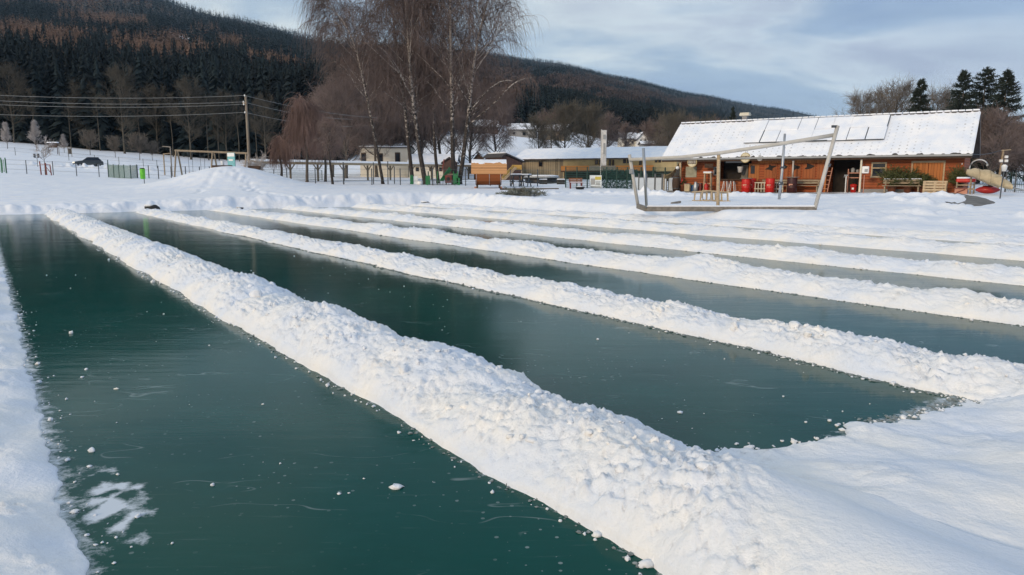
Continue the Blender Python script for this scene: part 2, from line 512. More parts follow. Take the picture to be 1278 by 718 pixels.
TRACKS = []                        # footprints: trails over the mound and along the shore
_r = random.Random(4)
for (pa, Ya), (pb, Yb), n in (((243, 51), (268, 59), 13), ((272, 59.5), (300, 57), 7), ((290, 60), (352, 48), 26), ((330, 49), (440, 49), 26), ((352, 47), (432, 46), 24), ((420, 48), (470, 46), 14), ((300, 55), (345, 50), 12),
                              ((660, 47), (740, 53), 22), ((560, 46.5), (650, 46), 18)):
    for i in range(n):
        f = (i + .3 * _r.random()) / n
        Yk = Ya + (Yb - Ya) * f
        TRACKS.append((gx(pa + (pb - pa) * f + 2.2 * (i % 2) + _r.uniform(-1, 1), Yk), Yk + _r.uniform(-.3, .3)))


def H(x, y, fine=True):
    x = np.asarray(x, float); y = np.asarray(y, float)
    h = base_height(x, y)
    h = h + 1.75 * np.exp(-((x - MOUND[0]) / 5.0) ** 2 - ((y - MOUND[1]) / 5.0) ** 2)
    near = np.exp(-np.maximum(y - 60, 0) / 120)
    h = h + (fbm(x / 7, y / 7, 3) * .045 + fbm(x / .9, y / .9, 3) * .018) * near
    far = sstep(200, 600, y)
    h = h + far * fbm(x / 160, y / 160, 3) * 5
    if fine:
        for a, b, w, hh in BERMS:
            d = seg_dist(x, y, a, b)
            h = h + hh * np.exp(-(d / w) ** 2) * np.clip(0.75 + 0.9 * fbm(x / .8, y / .8, 3), 0, 2)
    if fine:
        for tx, ty in TRACKS:
            m_ = (np.abs(x - tx) < .6) & (np.abs(y - ty) < .9)
            h = np.where(m_, h - .09 * np.exp(-((x - tx) / .17) ** 2 - ((y - ty) / .32) ** 2), h)
    u, v = xy2uv(x, y)
    e1 = 0.30 * fbm(u / 1.6, v / 1.6, 2)
    d = np.maximum(np.maximum(U0 - u, u - U1), np.maximum(V0 - v, v - V1)) + e1 * np.clip((y - 10) / 10, 0, 1)
    f = sstep(-0.1, 1.3, d)
    bank = .14 * np.exp(-((d - .9) / .8) ** 2) * np.clip(0.9 + .55 * billow(u / .8, v / .8, 2) + .9 * fbm(u / 2.5, v / 2.5, 2), 0.05, 2)
    bank = bank * sstep(30, 36, v)
    h = np.where(d < -0.1, -0.4, (1 - f) * -0.06 + f * h + bank)
    return h


def gz(x, y):
    return float(H(np.array([x]), np.array([y]))[0])


def gp(px, Y, dz=0.0):
    x = gx(px, Y)
    return Vector((x, Y, gz(x, Y) + dz))
# ------------------------------------------------------------------ ground, hill, ice
def y_rows(a, b, k):
    n = max(2, int(math.log(b / a) / math.log(k)) + 1)
    return np.exp(np.linspace(math.log(a), math.log(b), n))


rows = np.concatenate([y_rows(10, 34, 1.007), y_rows(34, 49, 1.0028)[1:], y_rows(49, 120, 1.0062)[1:], y_rows(120, 192, 1.012)[1:]])
acol = np.concatenate([np.linspace(-1.15, -.76, 40)[:-1], np.linspace(-.76, .76, 900), np.linspace(.76, 1.2, 40)[1:]])
YY, AA = np.meshgrid(rows, acol, indexing='ij')
XX = AA * YY
ZZ = H(XX, YY)
tag(grid_mesh('snow_field', XX, YY, ZZ, M['snow']), kind='structure')

rows = y_rows(192, 4100, 1.02)
acol = np.linspace(-1.15, 1.2, 560)
YY, AA = np.meshgrid(rows, acol, indexing='ij')
HX = AA * YY
HZ = H(HX, YY, False)


def hill_mat():
    m = bpy.data.materials.new('forest_floor_and_snow')
    nt, N, L, b = nodes_of(m)
    b.inputs['Roughness'].default_value = 0.9
    at_ = N.new('ShaderNodeAttribute'); at_.attribute_name = 'clearing'
    tc = N.new('ShaderNodeTexCoord')
    nz = N.new('ShaderNodeTexNoise'); nz.inputs['Scale'].default_value = .06; nz.inputs['Detail'].default_value = 6
    L.new(tc.outputs['Object'], nz.inputs['Vector'])
    rp = N.new('ShaderNodeValToRGB')
    rp.color_ramp.elements[0].color = (.012, .013, .011, 1); rp.color_ramp.elements[1].color = (.05, .042, .034, 1)
    L.new(nz.outputs['Fac'], rp.inputs['Fac'])
    mx = N.new('ShaderNodeMix'); mx.data_type = 'RGBA'
    L.new(at_.outputs['Fac'], mx.inputs['Factor']); L.new(rp.outputs['Color'], mx.inputs['A'])
    mx.inputs['B'].default_value = (.82, .85, .90, 1)
    L.new(mx.outputs['Result'], b.inputs['Base Color'])
    return m


# clearings on the hill that stay snow: centre pixel column, depth, half width (pixels), depth ratio
CLEAR = [(258, 800, 17, .14), (236, 900, 12, .10), (618, 520, 12, .10), (690, 800, 9, .08)]


def clear_mask(px, Y):
    c = np.zeros_like(Y)
    for cx, cy, w, r in CLEAR:
        q = ((px - cx) / w) ** 2 + (np.log(Y / cy) / r) ** 2
        c = np.maximum(c, np.clip(1.6 - q, 0, 1))
    # open snow meadows at the hill's foot
    edge = np.interp(px, [-300, 0, 150, 330, 420, 520, 600, 700, 780, 870, 1000, 1300], [182, 184, 184, 184, 190, 230, 300, 300, 290, 300, 400, 500])
    c = np.maximum(c, 1 - sstep(edge, edge * 1.06, Y))
    return c


hill = grid_mesh('forest_hill', HX, YY, HZ, hill_mat())
att = hill.data.attributes.new('clearing', 'FLOAT', 'POINT')
att.data.foreach_set('value', clear_mask(639 + KX * HX / YY, YY).ravel().astype(np.float32))
tag(hill, kind='structure')

b = MB()
b.add([(-4500, -4500, -.7), (4500, -4500, -.7), (4500, 4500, -.7), (-4500, 4500, -.7)], [(0, 1, 2, 3)])
tag(b.build('snow_plain', M['snow']), kind='structure')


def ice_mat():
    m = bpy.data.materials.new('black_ice')
    nt, N, L, b = nodes_of(m)
    b.inputs['IOR'].default_value = 1.31
    b.inputs['Specular IOR Level'].default_value = 0.15
    tc = N.new('ShaderNodeTexCoord')
    at_ = N.new('ShaderNodeAttribute'); at_.attribute_name = 'frost'

    def noise(scale, stretch, rot, detail=5, rough=.6):
        mp = N.new('ShaderNodeMapping'); mp.inputs['Scale'].default_value = stretch; mp.inputs['Rotation'].default_value = (0, 0, rot)
        L.new(tc.outputs['Object'], mp.inputs['Vector'])
        n = N.new('ShaderNodeTexNoise'); n.inputs['Scale'].default_value = scale; n.inputs['Detail'].default_value = detail; n.inputs['Roughness'].default_value = rough
        L.new(mp.outputs['Vector'], n.inputs['Vector'])
        return n

    def ramp(sock, p0, p1, c0, c1):
        r = N.new('ShaderNodeValToRGB')
        r.color_ramp.elements[0].position = p0; r.color_ramp.elements[1].position = p1
        r.color_ramp.elements[0].color = (*c0, 1); r.color_ramp.elements[1].color = (*c1, 1)
        L.new(sock, r.inputs['Fac'])
        return r
    # water colour under the ice
    deep = noise(.35, (1, 1, 1), 0, 3)
    col = ramp(deep.outputs['Fac'], .3, .7, (.0001, .050, .041), (.0005, .070, .057))
    # faint scratches and old skate marks
    scr = noise(2.2, (.8, 9, 1), -.25, 6, .7)
    scr_r = ramp(scr.outputs['Fac'], .60, .78, (0, 0, 0), (1, 1, 1))
    # frost: attribute modulated by grain
    gr = noise(9, (1, 1.1, 1), -.2, 8, .74)
    sub = N.new('ShaderNodeMath'); sub.operation = 'ADD'
    L.new(at_.outputs['Fac'], sub.inputs[0]); L.new(gr.outputs['Fac'], sub.inputs[1])
    fr = N.new('ShaderNodeMapRange'); fr.inputs['From Min'].default_value = .90; fr.inputs['From Max'].default_value = 1.14
    L.new(sub.outputs[0], fr.inputs['Value'])
    # mottled cloudiness inside the ice and hairline cracks
    mot = noise(.9, (1, 1.5, 1), .3, 7, .62)
    mot_r = ramp(mot.outputs['Fac'], .50, .78, (0, 0, 0), (.16, .16, .16))
    crk = noise(.42, (1, 2.6, 1), -.3, 3, .55)
    c_a = N.new('ShaderNodeMath'); c_a.operation = 'SUBTRACT'; c_a.inputs[1].default_value = .5; L.new(crk.outputs['Fac'], c_a.inputs[0])
    c_b = N.new('ShaderNodeMath'); c_b.operation = 'ABSOLUTE'; L.new(c_a.outputs[0], c_b.inputs[0])
    crk_r = ramp(c_b.outputs[0], .0, .0035, (.75, .75, .75), (0, 0, 0))
    brk = noise(1.7, (1, 1, 1), 0, 3, .6)
    brk_r = ramp(brk.outputs['Fac'], .50, .60, (0, 0, 0), (1, 1, 1))
    c_m = N.new('ShaderNodeMath'); c_m.operation = 'MULTIPLY'; L.new(crk_r.outputs['Color'], c_m.inputs[0]); L.new(brk_r.outputs['Color'], c_m.inputs[1])
    
    # trapped air bubbles, in loose drifts
    mpv = N.new('ShaderNodeMapping'); mpv.inputs['Scale'].default_value = (1, 1, 1); L.new(tc.outputs['Object'], mpv.inputs['Vector'])
    vor = N.new('ShaderNodeTexVoronoi'); vor.voronoi_dimensions = '2D'; vor.inputs['Scale'].default_value = 13; L.new(mpv.outputs['Vector'], vor.inputs['Vector'])
    sepc = N.new('ShaderNodeSeparateColor'); L.new(vor.outputs['Color'], sepc.inputs[0])
    rad = N.new('ShaderNodeMath'); rad.operation = 'POWER'; rad.inputs[1].default_value = 5; L.new(sepc.outputs[0], rad.inputs[0])
    rad2 = N.new('ShaderNodeMath'); rad2.operation = 'MULTIPLY'; rad2.inputs[1].default_value = .16; L.new(rad.outputs[0], rad2.inputs[0])
    inb = N.new('ShaderNodeMath'); inb.operation = 'LESS_THAN'; L.new(vor.outputs['Distance'], inb.inputs[0]); L.new(rad2.outputs[0], inb.inputs[1])
    bub_n = noise(.8, (1, 1, 1), 1.0, 4, .6)
    bub_r = ramp(bub_n.outputs['Fac'], .48, .62, (.05, .05, .05), (.6, .6, .6))
    bub = N.new('ShaderNodeMath'); bub.operation = 'MULTIPLY'; L.new(inb.outputs[0], bub.inputs[0]); L.new(bub_r.outputs['Color'], bub.inputs[1])
    m0 = N.new('ShaderNodeMix'); m0.data_type = 'RGBA'
    L.new(mot_r.outputs['Color'], m0.inputs['Factor']); L.new(col.outputs['Color'], m0.inputs['A']); m0.inputs['B'].default_value = (.025, .165, .15, 1)
    m1 = N.new('ShaderNodeMix'); m1.data_type = 'RGBA'
    k = N.new('ShaderNodeMath'); k.operation = 'MULTIPLY'; k.inputs[1].default_value = .16
    L.new(scr_r.outputs['Color'], k.inputs[0])
    k2 = N.new('ShaderNodeMath'); k2.operation = 'MULTIPLY_ADD'; k2.inputs[1].default_value = .6
    L.new(c_m.outputs[0], k2.inputs[0]); L.new(k.outputs[0], k2.inputs[2])
    k3 = N.new('ShaderNodeMath'); k3.operation = 'MAXIMUM'; L.new(k2.outputs[0], k3.inputs[0]); L.new(bub.outputs[0], k3.inputs[1])
    L.new(k3.outputs[0], m1.inputs['Factor']); L.new(m0.outputs['Result'], m1.inputs['A']); m1.inputs['B'].default_value = (.30, .36, .36, 1)
    m2 = N.new('ShaderNodeMix'); m2.data_type = 'RGBA'
    L.new(fr.outputs[0], m2.inputs['Factor']); L.new(m1.outputs['Result'], m2.inputs['A']); m2.inputs['B'].default_value = (.66, .71, .76, 1)
    L.new(m2.outputs['Result'], b.inputs['Base Color'])
    ro = N.new('ShaderNodeMapRange'); ro.inputs['To Min'].default_value = .10; ro.inputs['To Max'].default_value = .55
    L.new(fr.outputs[0], ro.inputs['Value']); L.new(ro.outputs[0], b.inputs['Roughness'])
    # uneven surface
    n1 = noise(.8, (.8, 1.5, 1), -.2, 3, .5)
    n2 = noise(16, (.7, 2.0, 1), -.25, 4, .6)
    a1 = N.new('ShaderNodeMath'); a1.operation = 'MULTIPLY_ADD'; a1.inputs[1].default_value = .05
    L.new(n2.outputs['Fac'], a1.inputs[0])
    n3 = noise(2.6, (.30, 2.4, 1), -.12, 5, .62)
    a3 = N.new('ShaderNodeMath'); a3.operation = 'MULTIPLY_ADD'; a3.inputs[1].default_value = .42
    L.new(n3.outputs['Fac'], a3.inputs[0]); L.new(n1.outputs['Fac'], a3.inputs[2]); L.new(a3.outputs[0], a1.inputs[2])
    bp = N.new('ShaderNodeBump'); bp.inputs['Strength'].default_value = 1.0; bp.inputs['Distance'].default_value = .0042
    L.new(a1.outputs[0], bp.inputs['Height']); L.new(bp.outputs['Normal'], b.inputs['Normal'])
    return m


RIDGE_U = [2.38, 6.47, 10.2, 14.15, 18.5, 22.7]
RIDGE_W = [1.30, 1.15, 1.25, 1.25, 1.35, 1.4]
RIDGE_H = [.30, .195, .215, .215, .24, .17]


def ridge_edges(i, v):
    n = 6.3 * i
    lo = RIDGE_U[i] + .10 * fbm(v / 2.3, v * 0 + 3 + n, 3) + .014 * fbm(v / .25, v * 0 + 8 + n, 3)
    hi = RIDGE_U[i] + RIDGE_W[i] + .13 * fbm(v / 2.0, v * 0 + 30 + n, 3) + .014 * fbm(v / .25, v * 0 + 38 + n, 3)
    return lo, hi


iu = np.arange(-.6, 25.4, .08)
iv = np.concatenate([np.arange(-6, 14, .08), np.arange(14, 46.2, .2)])
VV, UU = np.meshgrid(iv, iu, indexing='ij')
ix, iy = uv2xy(UU, VV)
frost = np.zeros_like(UU)
for i in range(6):
    lo, hi = ridge_edges(i, iv)
    dlo = lo[:, None] - UU; dhi = UU - hi[:, None]
    frost = np.maximum(frost, .42 * np.exp(-np.maximum(dlo, 0) / .10) * (UU < hi[:, None]))
    frost = np.maximum(frost, .42 * np.exp(-np.maximum(dhi, 0) / .14) * (UU > lo[:, None]))
frost = np.maximum(frost, .58 * np.exp(-np.maximum(UU - .22, 0) / .20))
frost = np.maximum(frost, .78 * np.exp(-((UU - .45) / .22) ** 2 - ((VV - 4.5) / .8) ** 2) * np.clip(.72 + 1.0 * fbm(UU / .17, VV / .16, 4), 0, 1.3))
frost = np.maximum(frost, .50 * np.exp(-np.maximum(VV - V0, 0) / .16) * (UU > 3.5))
frost = np.maximum(frost, .30 * sstep(30, 43.5, VV) + .06 * fbm(UU / 2, VV / 2, 3))
frost = np.maximum(frost, (.16 + .10 * fbm(UU / 1.5, VV / 5, 3)) * sstep(10.5, 18.5, UU))
ice = grid_mesh('pond_ice', ix, iy, np.zeros_like(ix), ice_mat())
att = ice.data.attributes.new('frost', 'FLOAT', 'POINT')
att.data.foreach_set('value', np.clip(frost, 0, 1).ravel().astype(np.float32))
tag(ice, kind='structure')


# ------------------------------------------------------------------ snow ridges between the lanes
def lumps(u, v, amp=1.0):
    return amp * (.017 * billow(u / .25, v / .28, 2) + .018 * billow(u / .088, v / .095, 2) * np.clip(1 + 1.2 * fbm(u / .7, v / .7, 2), .25, 2) + .0125 * billow(u / .04, v / .043, 2) + .055 * fbm(u / .8, v / 1.0, 3))


RIDGE_LABEL = [
    'widest bank of shovelled snow running from the bottom edge to the far left shore',
    'second bank of shovelled snow, joining the shore snow above the dark lane corner',
    'third bank of shovelled snow counted from the near left corner, between two dark lanes',
    'fourth bank of shovelled snow counted from the near left corner',
    'fifth bank of shovelled snow, between two narrow grey lanes',
    'farthest thin bank of shovelled snow, nearest the flat snow before the chalet']
clod_pts = []
for i in range(6):
    v0 = [-1.5, 1.4, 1.2, 2, 2, 2][i]
    vs = [v0]
    while vs[-1] < 43.7:
        x, y = uv2xy(RIDGE_U[i], vs[-1])
        dist = max(2.6, math.hypot(x, y))
        vs.append(vs[-1] + max(.02, dist * .0042 if y > 0 else .03))
    v = np.array(vs)
    ns = 74 if i < 2 else 52
    s = np.linspace(-.03, 1.03, ns)
    lo, hi = ridge_edges(i, v)
    S, VV = np.meshgrid(s, v)
    UU = lo[:, None] + (hi - lo)[:, None] * S
    T = np.clip(S, 0, 1)
    prof = np.sin(np.pi * T ** .92)
    prof = np.sign(prof) * np.abs(prof) ** .72
    hv = RIDGE_H[i] * (1 + .30 * fbm(v / 2.7, v * 0 + 50 + 5 * i, 3)[:, None])
    if i == 2:
        for c, w, a in ((8.8, .8, .22), (6.6, .45, .1), (20, 1.2, .14)):
            hv = hv * (1 + a * 2 * np.exp(-((v - c) / w) ** 2))[:, None]
    end = sstep(0, .9, 43.65 - v)[:, None] * .85 + .15
    Z = hv * prof * end + lumps(UU + 40 * i, VV) * np.clip(prof * 2.2, 0, 1) * (1.15 if i else 1 - .93 * sstep(-.35, .35, UU - (3.75 + (VV - 2.85))) * (VV < 4))
    if i == 0:   # wide foot where it meets the snow on the right
        k = (1 - sstep(1.6, 3.4, VV))
        Z = np.where(S > .5, Z * (1 - k) + k * np.maximum(Z, .2 * (1 - S) + .16), Z)
    Z = np.where((S <= 0) | ((S >= 1)), -.06, np.maximum(Z, -.03 + .05 * prof))
    X, Y = uv2xy(UU, VV)
    o = grid_mesh('snow_ridge', X, Y, Z, M['ridge'])
    tag(o, RIDGE_LABEL[i], 'snow bank', 'shovelled snow banks between the ice lanes')
    # loose clods along the foot and on the crest
    n = [520, 420, 300, 200, 120, 90][i]
    vv = v0 + (43.5 - v0) * rng.random(n) ** ([2.0, 2.2, 1.6, 1.2, 1, 1][i])
    l2, h2 = ridge_edges(i, vv)
    side = rng.random(n)
    uu = np.where(side < .62, l2 - np.abs(rng.normal(0, .06, n)), h2 + np.abs(rng.normal(0, .06, n)))
    clod_pts.append(np.stack([uu, vv, np.full(n, .0), np.exp(rng.normal(-5.0, .55, n))], 1))
    n = [260, 200, 200, 120, 80, 60][i]
    jj = rng.integers(2, len(v) - 2, n); kk = rng.integers(int(ns * .2), int(ns * .95), n)
    if i < 2:
        j3 = rng.integers(20, int(len(v) * .8), 46); k3 = rng.integers(int(ns * .15), int(ns * .8), 46)
        q3 = ~((VV[j3, k3] < 4) & (UU[j3, k3] - (3.75 + VV[j3, k3] - 2.85) > -.25))
        clod_pts.append(np.stack([UU[j3, k3], VV[j3, k3], Z[j3, k3] - .02, np.exp(rng.normal(-3.25, .25, 46))], 1)[q3])
    if i == 0:
        ok_ = ~((VV[jj, kk] < 4) & (UU[jj, kk] - (3.75 + VV[jj, kk] - 2.85) > -.25)); jj, kk = jj[ok_], kk[ok_]; n = len(jj)
    clod_pts.append(np.stack([UU[jj, kk], VV[jj, kk], Z[jj, kk], np.exp(rng.normal(-4.3, .4, n))], 1))

# the near snow that closes the lanes at the lower right
u = np.arange(2.9, 17, .03)
d1 = np.concatenate([[-.03, 0, .008, .02], np.arange(.04, 6.8, .03)])
edge = V0 + .16 * fbm(u / .8, u * 0 + 2, 3) + .06 * fbm(u / .15, u * 0 + 4, 3) + .55 * np.exp(-((u - 3.55) / .45) ** 2) - .15 * np.exp(-((u - 6.6) / .5) ** 2) - .12 * np.exp(-((u - 5.6) / .5) ** 2)
d, UU = np.meshgrid(d1, u, indexing='ij')
VV = edge[None, :] - d
hgt = .035 + .12 * sstep(0, 1.6, d) + .05 * fbm(UU / 1.3, VV / 1.3, 3) + .012 * fbm(UU / .22, VV / .22, 3)
for c in RIDGE_U[1:]:
    hgt = hgt + (.12 if c < 8 else .05) * np.exp(-((UU - c - .65) / .7) ** 2) * sstep(3.6, 1.2, d + 0) * sstep(0, .5, d)
rough = .5 * np.exp(-np.maximum(UU - 3.9 - (VV - 2.85), 0) / .35) + .8 * np.exp(-np.maximum(d, 0) / .18) + .9 * np.exp(-((UU - 7.1) / .7) ** 2) * sstep(1.6, .2, d)
lump = lumps(UU * 1.0 + 7, VV + 3) * np.clip(rough, .06, 1)
patchy = sstep(.15, .5, fbm(UU / 1.1 + 9, VV / .8, 3)) * .45
lump = lump + lumps(UU + 70, VV + 9, 1) * patchy * .7 * np.exp(-np.maximum(UU - 5.4, 0) / 1.0)
Z = np.where(d > 0, np.maximum(np.clip(d / .14, 0, 1) ** .6 * (hgt + lump), .004), -.05)
X, Y = uv2xy(UU, VV)
tag(grid_mesh('near_shore_snow', X, Y, Z, M['ridge']), kind='structure')
u_near, e_near = u, edge
n = 110
uu = 3.6 + 4.2 * rng.random(n); ee = np.interp(uu, u, edge)
clod_pts.append(np.stack([uu, ee + np.abs(rng.normal(0, .05, n)), np.zeros(n), np.exp(rng.normal(-4.8, .45, n))], 1))

# the bank on the left, beside the first lane
d1 = np.concatenate([[-.03, 0, .008, .02], np.arange(.04, 1.8, .022), np.arange(1.8, 6.2, .12)])
v = np.array(y_rows(1.6, 18, 1.006))
edge = .22 + .05 * fbm(v / 1.1, v * 0 + 91, 3) + .03 * fbm(v / .22, v * 0 + 95, 3)
VV, d = np.meshgrid(v, d1, indexing='ij')
UU = edge[:, None] - d
Z = np.where(d > 0, np.maximum(np.clip(d / .2, 0, 1) ** .6 * (.05 + .13 * sstep(0, 1.1, d) + .06 * fbm(UU / .9, VV / .9, 3) + .85 * lumps(UU + 11, VV + 5) * np.clip(.35 + .9 * fbm(UU / .8 + 4, VV / .8, 2), .1, 1)), .004), -.05)
X, Y = uv2xy(UU, VV)
tag(grid_mesh('left_shore_snow', X, Y, Z, M['ridge']), kind='structure')
n = 130
vv = 2.6 + 12 * rng.random(n) ** 1.3; ee = np.interp(vv, v, edge)
clod_pts.append(np.stack([ee + np.abs(rng.normal(0, .11, n)), vv, np.zeros(n), np.exp(rng.normal(-5.15, .45, n))], 1))
# stray crumbs on the lanes
n = 120
vv = 3 + 14 * rng.random(n) ** 1.6; uu = .5 + 5.9 * rng.random(n)
ok = (uu < 2.2) | (uu > 3.9)
clod_pts.append(np.stack([uu, vv, np.zeros(n), np.exp(rng.normal(-5.5, .5, n))], 1)[ok])
clod_pts.append(np.array([[1.83, 3.75, 0, .020], [.42, 6.9, 0, .012], [.6, 7.6, 0, .014], [.66, 7.9, 0, .012], [.8, 7.0, 0, .01], [.3, 8.4, 0, .02]]))


# an icosphere by hand (numpy) for clods
def ico():
    t = (1 + 5 ** .5) / 2
    V = [(-1, t, 0), (1, t, 0), (-1, -t, 0), (1, -t, 0), (0, -1, t), (0, 1, t), (0, -1, -t), (0, 1, -t), (t, 0, -1), (t, 0, 1), (-t, 0, -1), (-t, 0, 1)]
    F = [(0, 11, 5), (0, 5, 1), (0, 1, 7), (0, 7, 10), (0, 10, 11), (1, 5, 9), (5, 11, 4), (11, 10, 2), (10, 7, 6), (7, 1, 8), (3, 9, 4), (3, 4, 2), (3, 2, 6), (3, 6, 8), (3, 8, 9), (4, 9, 5), (2, 4, 11), (6, 2, 10), (8, 6, 7), (9, 8, 1)]
    V = [Vector(v).normalized() for v in V]
    cache = {}
    F2 = []

    def mid(a, b):
        k = (min(a, b), max(a, b))
        if k not in cache:
            cache[k] = len(V); V.append(((V[a] + V[b]) / 2).normalized())
        return cache[k]
    for a, b_, c in F:
        ab, bc, ca = mid(a, b_), mid(b_, c), mid(c, a)
        F2 += [(a, ab, ca), (b_, bc, ab), (c, ca, bc), (ab, bc, ca)]
    return np.array([tuple(v) for v in V]), np.array(F2)


ICO_V, ICO_F = ico()
P = np.concatenate(clod_pts)
n = len(P)
cx, cy = uv2xy(P[:, 0], P[:, 1])
Rr = 1 + rng.normal(0, .22, (n, len(ICO_V)))
sc = P[:, 3:4] * np.exp(rng.normal(0, .2, (n, 3))) * np.array([1.1, 1.1, .8])
Vc = ICO_V[None] * Rr[..., None] * sc[:, None, :]
Vc = Vc + np.stack([cx, cy, P[:, 2] + P[:, 3] * .35], 1)[:, None, :]
Fc = (ICO_F[None] + (np.arange(n) * len(ICO_V))[:, None, None]).reshape(-1, 3)
tag(np_mesh('snow_crumbs', Vc.reshape(-1, 3), Fc, M['ridge']), kind='stuff')

# dark wet ice bits along the foot of the nearer banks
W_ = []
for i, n in ((0, 300), (1, 1800), (2, 700), (3, 250)):
    vv = 1.6 + 24 * rng.random(n) ** 1.8
    l2, h2 = ridge_edges(i, vv)
    W_.append(np.stack([l2 - .015 + rng.normal(0, .03, n), vv, np.zeros(n), np.exp(rng.normal(-5.0, .45, n))], 1))
n = 300
uu = 5.2 + 2 * rng.random(n)
W_.append(np.stack([uu, np.interp(uu, u_near, e_near) + .03 + np.abs(rng.normal(0, .05, n)), np.zeros(n), np.exp(rng.normal(-5.1, .4, n))], 1))
P = np.concatenate(W_); n = len(P)
cx, cy = uv2xy(P[:, 0], P[:, 1])
Vc = ICO_V[None] * (1 + rng.normal(0, .25, (n, len(ICO_V))))[..., None] * (P[:, 3:4] * np.array([1.3, 1.3, .6]))[:, None, :]
Vc = Vc + np.stack([cx, cy, P[:, 3] * .25], 1)[:, None, :]
Fc = (ICO_F[None] + (np.arange(n) * len(ICO_V))[:, None, None]).reshape(-1, 3)
tag(np_mesh('ice_crumbs', Vc.reshape(-1, 3), Fc, M['wet_ice'], smooth=False), kind='stuff')

# ------------------------------------------------------------------ light
SUN_EL = R(16)
SUN = Vector((-.62 * math.cos(SUN_EL), -.785 * math.cos(SUN_EL), math.sin(SUN_EL)))
sd = bpy.data.lights.new('sun', 'SUN')
sd.energy = 2.2; sd.angle = R(10); sd.color = (1.0, .77, .52)
so = bpy.data.objects.new('sun', sd); COL.objects.link(so)
so.rotation_euler = (-SUN).to_track_quat('-Z', 'Y').to_euler()

w = bpy.data.worlds.new('World'); scene.world = w
w.use_nodes = True
nt = w.node_tree; N = nt.nodes; L = nt.links
bg = N['Background']
sky = N.new('ShaderNodeTexSky'); sky.sky_type = 'NISHITA'; sky.sun_disc = False
sky.sun_elevation = SUN_EL; sky.sun_rotation = math.atan2(SUN.x, SUN.y)
sky.altitude = 500; sky.air_density = 1.0; sky.dust_density = 1.0; sky.ozone_density = 1.5
tc = N.new('ShaderNodeTexCoord')
sep = N.new('ShaderNodeSeparateXYZ'); L.new(tc.outputs['Generated'], sep.inputs[0])
zc = N.new('ShaderNodeMath'); zc.operation = 'MAXIMUM'; zc.inputs[1].default_value = 0.0; L.new(sep.outputs['Z'], zc.inputs[0])
za = N.new('ShaderNodeMath'); za.operation = 'ADD'; za.inputs[1].default_value = 0.28; L.new(zc.outputs[0], za.inputs[0])
dv = N.new('ShaderNodeVectorMath'); dv.operation = 'DIVIDE'
L.new(tc.outputs['Generated'], dv.inputs[0])
cmb = N.new('ShaderNodeCombineXYZ')
for k in 'XYZ': L.new(za.outputs[0], cmb.inputs[k])
L.new(cmb.outputs[0], dv.inputs[1])


def wnoise(scale, stretch, loc, detail=6, rough=.55, dist=.4):
    mp = N.new('ShaderNodeMapping'); mp.inputs['Scale'].default_value = stretch; mp.inputs['Location'].default_value = loc
    L.new(dv.outputs[0], mp.inputs['Vector'])
    n = N.new('ShaderNodeTexNoise'); n.inputs['Scale'].default_value = scale; n.inputs['Detail'].default_value = detail
    n.inputs['Roughness'].default_value = rough; n.inputs['Distortion'].default_value = dist
    L.new(mp.outputs['Vector'], n.inputs['Vector'])
    return n


def wramp(sock, stops):
    r = N.new('ShaderNodeValToRGB')
    e = r.color_ramp.elements
    e[0].position, e[1].position = stops[0][0], stops[-1][0]
    e[0].color, e[1].color = (*stops[0][1], 1), (*stops[-1][1], 1)
    for p, c in stops[1:-1]:
        q = e.new(p); q.color = (*c, 1)
    L.new(sock, r.inputs['Fac'])
    return r


gx_ = N.new('ShaderNodeMapRange'); gx_.inputs['From Min'].default_value = -.7; gx_.inputs['From Max'].default_value = .7
L.new(sep.outputs['X'], gx_.inputs['Value'])
# thin high cloud over nearly all of the sky: pale where thick, lilac grey underneath
c1 = wnoise(1.15, (1, 1.5, 1), (3.1, 1.7, 0), 6, .55, .5)
c2 = wnoise(2.6, (1, 1.8, 1), (9.1, 5.7, 0), 7, .55, .8)
cc = wramp(c1.outputs['Fac'], [(.34, (.39, .495, .665)), (.46, (.475, .585, .71)), (.57, (.78, .84, .86)), (.70, (.57, .60, .69))])
cs = N.new('ShaderNodeMix'); cs.data_type = 'RGBA'; cs.blend_type = 'MULTIPLY'; cs.inputs['Factor'].default_value = 1
dk = wramp(c2.outputs['Fac'], [(.3, (.86, .87, .90)), (.6, (1, 1, 1)), (.75, (1.08, 1.07, 1.04))])
L.new(cc.outputs['Color'], cs.inputs['A']); L.new(dk.outputs['Color'], cs.inputs['B'])
bri = N.new('ShaderNodeVectorMath'); bri.operation = 'SCALE'; bri.inputs['Scale'].default_value = 10.8
gr_ = wramp(gx_.outputs[0], [(.0, (1.2, 1.17, 1.12)), (.46, (1.12, 1.11, 1.08)), (.70, (.90, .93, 1.0)), (1.0, (.82, .86, 1.0))])
gm_ = N.new('ShaderNodeMix'); gm_.data_type = 'RGBA'; gm_.blend_type = 'MULTIPLY'; gm_.inputs['Factor'].default_value = 1
L.new(cs.outputs['Result'], gm_.inputs['A']); L.new(gr_.outputs['Color'], gm_.inputs['B'])
L.new(gm_.outputs['Result'], bri.inputs[0])
mx = N.new('ShaderNodeMix'); mx.data_type = 'RGBA'; mx.inputs['Factor'].default_value = .8
L.new(sky.outputs['Color'], mx.inputs['A']); L.new(bri.outputs[0], mx.inputs['B'])
L.new(mx.outputs['Result'], bg.inputs['Color'])
bg.inputs['Strength'].default_value = 0.1

scene.view_settings.view_transform = 'Standard'
scene.view_settings.look = 'None'
scene.view_settings.gamma = 1
scene.view_settings.exposure = 0.03
scene.view_settings.use_curve_mapping = False
# ------------------------------------------------------------------ trees
def nrm(a):
    return a / np.maximum(np.linalg.norm(a, axis=-1, keepdims=True), 1e-9)


